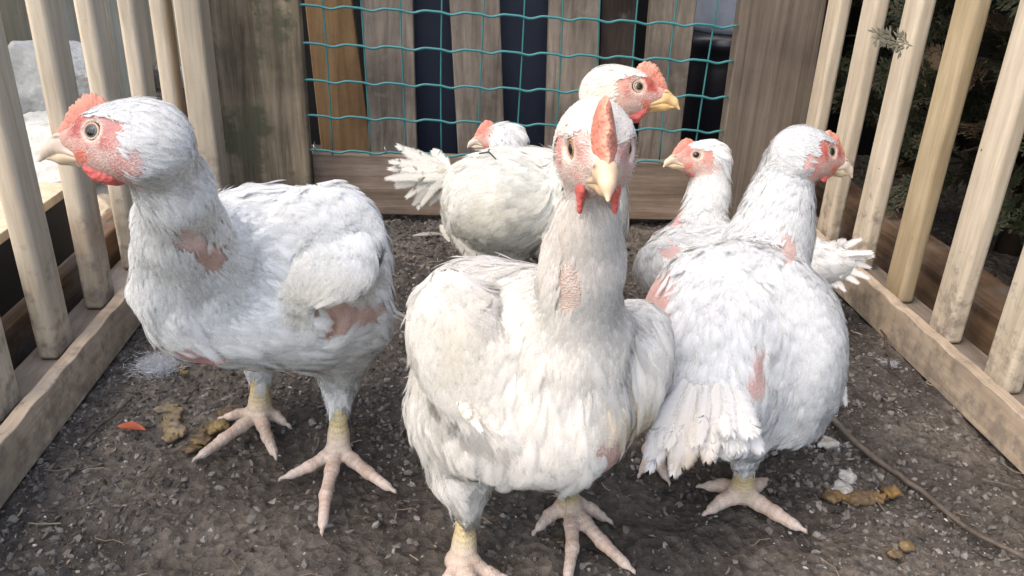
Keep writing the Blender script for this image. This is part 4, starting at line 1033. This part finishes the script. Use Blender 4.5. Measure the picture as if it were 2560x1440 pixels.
# ------------------------------------------------------------------ beyond the left slats
def rock(name, c, r, mat, label, seed, sub=5, group=None, rot=0):
    b = bmesh.new(); bmesh.ops.create_icosphere(b, subdivisions=sub, radius=1)
    v = np.array([q.co[:] for q in b.verts]); f = [[q.index for q in fc.verts] for fc in b.faces]; b.free()
    rr = np.random.default_rng(seed); 
    d = np.ones(len(v)) * 9
    for k in range(16):
        nn = _n(rr.normal(size=3)); o = rr.uniform(.62, .95); dd = v @ nn
        d = np.minimum(d, np.where(dd > .05, o / np.maximum(dd, .05), 9))
    d = np.minimum(d, 1.15)
    d = d * (1 + .05 * fbm(v * 3 + seed, 4, seed) + .02 * fbm(v * 14 + seed, 3, seed))
    v = v * d[:, None] * np.array(r) + np.array(c)
    o = link(name, mesh_np(name, v, np.array(f), False), mat); tag(o, label, 'rock', group)
    return o
def rockmat(name, lo, hi, vein):
    m, nt, bs = new_mat(name); v = coords(nt); a = N(nt, 'ShaderNodeTexNoise', Scale=14.0, Detail=9.0, Roughness=.7); nt.links.new(v, a.inputs['Vector'])
    r = ramp(nt, a.outputs[0], [(.32, lo), (.6, hi), (.75, vein)]); nt.links.new(r.outputs[0], bs.inputs['Base Color']); bs.inputs['Roughness'].default_value = .85
    bump(nt, bs, a.outputs[0], .8, .006); return m
RK = rockmat('pale_limestone', (.30, .295, .26), (.60, .585, .53), (.74, .72, .66))
RK2 = rockmat('tan_stone', (.22, .17, .11), (.48, .40, .29), (.6, .53, .42))
rg_ = 'rocks outside the left slats'
c = AX(150, 190, -.62); rock('rock', (c[0], c[1], c[2] - .02), (.075, .10, .085), RK, 'big pale blue grey rock left of the hen comb, topmost behind the slats', 3, group=rg_)
c = AX(430, 215, -.70); rock('rock', c, (.05, .06, .07), RK, 'small grey rock between second and third left slats', 5, group=rg_)
c = AX(160, 420, -.56); rock('rock', (c[0], c[1], .06), (.085, .11, .09), RK, 'blue grey rock below the beak of the left hen', 8, group=rg_)
c = AX(290, 520, -.50); rock('rock', (c[0], c[1], .03), (.06, .07, .055), RK, 'low pale stone beside the dark board end', 11, group=rg_)
c = AX(300, 600, -.46); rock('rock', (c[0], c[1], .012), (.05, .06, .04), RK2, 'tan stone low by the third left slat', 13, group=rg_)
c = AX(120, 300, -.75); rock('rock', (c[0] - .05, c[1] + .1, .04), (.12, .16, .11), RK2, 'tan brown rock at the foot of the pale boards', 17, group=rg_)
BOARD = wood('pale_boards', (.66, .52, .34), (.82, .69, .50), (50, 50, 3), blotch=.2, bmp=.3, var=.3)
for k in range(12):
    y = 1.22 + k * .145 + random.uniform(-.008, .008); w = .064 if k % 3 else .056
    o = MB().box((-.74 + random.uniform(-.006, .006), y, .42 + random.uniform(-.02, .02)), (.010, w, .43), wob=.002).build('fence_board', BOARD if k % 4 != 2 else PINE_Y, None, bevel=.003)
    tag(o, 'pale upright board of the fence far outside the left slats', 'fence board', 'pale fence boards outside on the left')
DKB = plain('black_board', (.010, .011, .014), .55, .35, (20, .5), .4)
a, b = AX(0, 592, -.40), AX(178, 487, -.40)
o = MB().box((-.409, (.40 + b[1]) / 2, (a[2] + b[2]) / 2 / 2 + .035), (.009, (b[1] - .40) / 2, ((a[2] + b[2]) / 2 - .07) / 2)).build('black_board', DKB, None, bevel=.002)
tag(o, 'black board standing on edge just outside the left slats', 'board')
o = MB().box((-.425, (.40 + b[1]) / 2, (a[2] + b[2]) / 2 + .0035), (.026, (b[1] - .40) / 2 + .004, .0045), wob=.0015).build('pale_lath', BOARD, None, bevel=.001)
tag(o, 'pale lath lying along the top of the black board', 'lath')
SLEEP = wood('brown_sleeper', (.10, .06, .035), (.30, .19, .11), (70, 5, 70), blotch=.55, bmp=.8, rough=.85, stain=(.20, .18, .16), stain_scale=12, stain_cut=(.5, .7))
o = MB().box((-.412, .78, .031), (.014, .36, .031), wob=.003).build('timber_edging', SLEEP, None, bevel=.004); tag(o, 'brown timber on the ground outside the left slats under the black board', 'timber')
# near-black for the sheet behind the conifers, shade put into its colour
DKWALL = plain('shade_backing', (.018, .016, .015), .8, .2, (9, .6))
# ------------------------------------------------------------------ beyond the right slats
mb = MB(); V = []; F = []; ys = np.linspace(.25, 1.45, 70)
for k, y in enumerate(ys):
    n0, n1, n2 = [float(vnoise(np.array([[y * 14, j * 3.3, 0]]), 5)[0]) * .003 for j in range(3)]
    V += [(.560 + n0, y, 0), (.562 + n1, y, .058 + n2), (.615, y, .064 + n1), (.618, y, 0)]
for k in range(len(ys) - 1):
    for q in range(4): F.append((4 * k + q, 4 * k + (q + 1) % 4, 4 * k + 4 + (q + 1) % 4, 4 * k + 4 + q))
F += [(3, 2, 1, 0), tuple(4 * (len(ys) - 1) + q for q in range(4))]
o = mb.add(V, F).build('timber_edging', SLEEP, None, bevel=.003); tag(o, 'long rough brown timber on the ground outside the right slats', 'timber')
LEAF = vcol_mat('conifer_scales', .7, spec=.2, transl=.1); BARK = wood('conifer_bark', (.05, .035, .025), (.11, .08, .055), (20, 20, 5))
def spray(seed, L=.09):
    """one flat frond of scale leaves"""
    r = random.Random(seed); V = []; F = []; C = []
    def leaf(p, d, l, w, c):
        b = len(V); d = d.normalized(); s_ = d.cross(Vector((0, 0, 1)) + Vector((r.uniform(-.3, .3), r.uniform(-.3, .3), 0)));
        if s_.length < .01: s_ = Vector((1, 0, 0))
        s_.normalize(); V.extend([p, p + d * l * .5 + s_ * w, p + d * l, p + d * l * .5 - s_ * w]); F.append((b, b + 1, b + 2, b + 3)); C.extend([c] * 4)
    def twig(p, d, l, depth):
        n = max(3, int(l / .006)); 
        for k in range(n):
            q = p + d * l * k / n + Vector((0, 0, -.1 * l * (k / n) ** 2)); c = r.choice(((.030, .042, .022), (.045, .060, .030), (.06, .068, .04), (.085, .07, .045)))
            leaf(q, d + Vector((r.uniform(-.2, .2), r.uniform(-.2, .2), r.uniform(-.2, .2))), .010, .0016, c)
            if depth and k > 0:
                for s_ in (-1, 1):
                    if r.random() < .8:
                        sd_ = Vector((-d.y, d.x, 0)) * s_; dd = (d * .8 + sd_ * .75 + Vector((0, 0, r.uniform(-.25, .15)))).normalized()
                        twig(q, dd, l * (.42 - .22 * k / n) * r.uniform(.7, 1.2), depth - 1)
    twig(Vector((0, 0, 0)), Vector((1, 0, 0)), L, 2)
    return np.array([v[:] for v in V]), np.array(F), np.array(C)
SPR = [spray(k) for k in range(4)]
def conifer(label, cx, cy, rx, ry, z0, z1, n, seed, out=(-1, 0)):
    rr = np.random.default_rng(seed); t = thing('conifer_shrub', label, 'conifer', (cx, cy, 0), 'conifers outside the right slats')
    tb = MB(); tb.tube([(cx, cy, -.01), (cx + .01, cy, .4), (cx - .01, cy + .01, z1)], [.022, .017, .006], 10)
    L = []
    for k in range(n):
        a = rr.uniform(-math.pi, math.pi); 
        if rr.random() < .6: a = math.pi + rr.normal(0, .8)
        z = rr.uniform(z0, z1); f = rr.uniform(.35, 1.0) ** .6 * (1 - .25 * (z / z1) ** 2)
        p = np.array([cx + math.cos(a) * rx * f, cy + math.sin(a) * ry * f, z])
        ya = a + rr.normal(0, .7); pt = rr.normal(.1, .5); ro = rr.uniform(-1.2, 1.2)
        Rm = np.array(Euler((ro, -pt, ya)).to_matrix()); v, f_, c = SPR[k % 4]
        sc = rr.uniform(.55, 1.05); dead = rr.random() < .16
        cc = c * rr.uniform(.6, 1.3) if not dead else np.tile((.12, .085, .05), (len(c), 1)) * rr.uniform(.6, 1.2)
        L.append((v @ Rm.T * sc + p, f_, cc))
        if k % 6 == 0: tb.tube([(cx, cy, max(0, z - .05)), tuple((p + np.array([cx, cy, z])) / 2 + (0, 0, .01)), tuple(p)], [.006, .004, .0015], 6)
    v, f_, c = cat_meshes(L)
    tb.build('trunk', BARK, t, smooth=True); link('foliage', mesh_np('foliage', v, f_, False, c), LEAF, t)
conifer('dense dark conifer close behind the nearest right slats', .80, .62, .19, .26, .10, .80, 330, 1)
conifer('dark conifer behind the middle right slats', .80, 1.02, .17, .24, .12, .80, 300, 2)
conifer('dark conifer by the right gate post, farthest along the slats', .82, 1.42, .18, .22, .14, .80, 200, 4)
o = MB().box((1.05, .95, .45), (.012, 1.05, .46)).build('conifer_shade_backing', DKWALL, None); tag(o, 'near-black backing added as the deep shade behind the conifers', 'fence')  # added backing, deep shade of the hedge painted as a black sheet
# dry twig that pokes through the slats
tw = []
p0 = AX(2335, 118, .505); v, f_, c = spray(9, .05)
Rm = np.array(Matrix((CR * -.93 + CU * .30, CU * -.9, CV)).transposed()); 
DRY = np.array((.16, .15, .11))
o = link('conifer_twig', mesh_np('conifer_twig', v @ Rm.T * .8 + (p0 + np.array([-.022, 0, 0])), f_, False, c * 0 + DRY), LEAF)
tag(o, 'grey green conifer twig tip poking through near the top of the right slats', 'twig')

# ------------------------------------------------------------------ small things on the soil
def soil_at(u, v): p = G(u, v, 0); return np.array([p[0], p[1], float(soil_h(np.array([p[0]]), np.array([p[1]]))[0]) - .003])
DROPM = vcol_mat('dropping', .55, bmp=(260, .5, 'n'), mult_noise=(120, .55), spec=.35)
def dropping(u, v, r, cols, label, seed, n=5, stretch=1.6):
    rr = np.random.default_rng(seed); c0 = soil_at(u, v); S_ = Shape(); cl = []
    d = rr.normal(size=2); d /= np.linalg.norm(d)
    for k in range(n):
        o_ = (d * (k - n / 2) * .55 * stretch + rr.normal(0, .30, 2)) * r; S_.ell(c0 + (o_[0], o_[1], r * .25), np.array([.8, .65, .32]) * r * rr.uniform(.6, 1), np.eye(3), 'body', .004)
    V_, F_ = S_.surface(.0011, lambda P: .0036 * fbm(P * 230, 3, seed)); m = np.clip(.5 + 1.6 * fbm(V_ * 90, 2, seed + 3), 0, 1)[:, None]
    C_ = np.array(cols[0]) * m + np.array(cols[1]) * (1 - m)
    o = link('dropping', mesh_np('dropping', V_, F_, True, C_), DROPM); tag(o, label, 'dropping', 'droppings on the soil')
YB, BR, WT = (.27, .19, .075), (.13, .085, .045), (.48, .46, .42)
dropping(545, 1062, .013, (YB, BR), 'lumpy ochre dropping under the hind toe of the left hen', 1, 6)
dropping(430, 1058, .013, (YB, (.24, .19, .13)), 'ragged mustard dropping between the rail and the left hen foot', 2, 6)
dropping(458, 930, .007, (YB, BR), 'small yellow dropping beside the white down tuft', 3, 4)
dropping(2150, 1252, .0115, ((.27, .15, .035), BR), 'shiny orange brown dropping right of the right hen foot', 4, 5)
dropping(2115, 1212, .011, (WT, (.35, .32, .27)), 'white crusted dropping right of the right hen foot', 5, 5, 1.0)
dropping(2258, 1382, .009, (YB, BR), 'ochre dropping at the bottom edge near the right', 6, 3, 1.0)
dropping(1915, 1250, .008, (BR, (.12, .08, .05)), 'dull brown dropping between the toes of the right hen', 7, 3)
dropping(2068, 1120, .008, (WT, (.4, .36, .3)), 'chalky white dropping behind the toes of the right hen', 8, 4, 1.0)
# down tufts
def tuft(u, v, r, n, label, seed, flat=.5):
    rr = np.random.default_rng(seed); c0 = soil_at(u, v); V_ = []; F_ = []; b = 0
    for k in range(n):
        a = _n(rr.normal(size=3) * (1, 1, flat)); a[2] = abs(a[2]) * .6; st = c0 + rr.normal(0, r * .32, 3) * (1, 1, .3) + (0, 0, r * .15); L = r * rr.uniform(.12, .42)
        s_ = _n(np.cross(a, rr.normal(size=3))); w = .0002; m_ = st + a * L * .5 + rr.normal(0, .0015, 3); e = st + a * L + rr.normal(0, .002, 3)
        V_ += [st - s_ * w, st + s_ * w, m_ + s_ * w, m_ - s_ * w, e + s_ * w * .3, e - s_ * w * .3]; F_ += [(b, b + 1, b + 2, b + 3), (b + 3, b + 2, b + 4, b + 5)]; b += 6
    V_ = np.array(V_); V_[:, 2] = np.maximum(V_[:, 2], c0[2] + .0005)
    o = link('down_feather', mesh_np('down_feather', V_, np.array(F_), True, np.tile((.62, .63, .65), (len(V_), 1))), FEATHER); tag(o, label, 'feather', 'loose white feathers on the soil')
tuft(398, 925, .030, 1800, 'fluffy white down tuft on the soil left of the left hen legs', 1)
tuft(2225, 915, .012, 160, 'small white down tuft at the foot of the right rail', 2)
tuft(2080, 1118, .010, 160, 'thin white down wisp near the right hen', 3)
tuft(2120, 1205, .008, 100, 'white down wisp on the crusted dropping', 4)
def lone_feather(u, v, ang, L, w, label):
    c0 = soil_at(u, v) + (0, 0, .006); d = np.array([math.cos(ang), math.sin(ang), .03])
    V_, F_, C_ = fan([c0 - d * L / 2], [c0 + d * L / 2], [w], (0, 0, 1), (.62, .57, .50), .2)[0]; C_ = C_[:, :4]
    o = link('flat_feather', mesh_np('flat_feather', V_, F_, True, C_), FEATHER); tag(o, label, 'feather', 'loose white feathers on the soil')
lone_feather(1065, 590, .25, .045, .014, 'dull curled feather on the soil under the tail of the tall hen')
# red leaf
p = soil_at(335, 1088); LF = plain('dry_red_leaf', (.38, .085, .03), .5, .35, (60, .6))
mb = MB(); V = []; F = []
for k in range(9):
    f_ = k / 8; w = .0052 * math.sin(math.pi * min(1, f_ * .93 + .04)) ** .8; x_ = (f_ - .5) * .025
    for j in (-1, 0, 1): V.append((p[0] + x_, p[1] + w * j - .006 * f_, p[2] + .0052 + .0022 * abs(j) + .003 * math.sin(f_ * 3)))
for k in range(8):
    for j in (0, 1): F.append((k * 3 + j, k * 3 + j + 1, k * 3 + j + 4, k * 3 + j + 3))
o = mb.add(V, F).build('fallen_leaf', LF, None, smooth=True); tag(o, 'curled rust red leaf on the soil by the left rail', 'leaf')
# twigs on the ground
TW = wood('twig_bark', (.06, .045, .035), (.15, .12, .095), (60, 60, 60), bmp=.5)
def twig(pts, r, label):
    P_ = [soil_at(u, v) + (0, 0, r + .003) for u, v in pts]; Q = []
    for i2 in range(len(P_) - 1):
        for f_ in np.linspace(0, 1, 6)[:-1]: Q.append(P_[i2] * (1 - f_) + P_[i2 + 1] * f_ + rng.normal(0, .0006, 3))
    Q.append(P_[-1]); o = MB().tube([tuple(q_) for q_ in Q], list(np.linspace(r, r * .55, len(Q))), 7).build('fallen_twig', TW, None, smooth=True); tag(o, label, 'twig', 'twigs on the soil')
twig([(2060, 1060), (2160, 1140), (2300, 1230), (2420, 1330), (2560, 1420)], .0030, 'long thin brown twig across the soil at the lower right')
twig([(2180, 805), (2208, 850), (2216, 900), (2222, 935)], .0018, 'short bent twig beside the right rail')
twig([(195, 1130), (250, 1075), (330, 1010)], .0016, 'thin twig near the red leaf')
twig([(2450, 1212), (2560, 1235)], .0014, 'fine reddish twig at the right edge under the rail')
twig([(270, 990), (360, 985)], .0010, 'fine dark stalk in front of the left rail')
twig([(466, 1010), (500, 950)], .0009, 'pale straight stalk behind the left hen foot')
# twiglet on the back of the tall hen
q0 = [W(1198, 384, .755), W(1222, 380, .752), W(1240, 398, .748)]
o = MB().tube([tuple(a_) for a_ in q0], [.0008, .0010, .0006], 6).tube([tuple(W(1220, 380, .752)), tuple(W(1224, 372, .751))], .0006, 6).build('back_twig', TW, None, smooth=True)
tag(o, 'tiny forked twig lying on the back of the tall hen', 'twig')
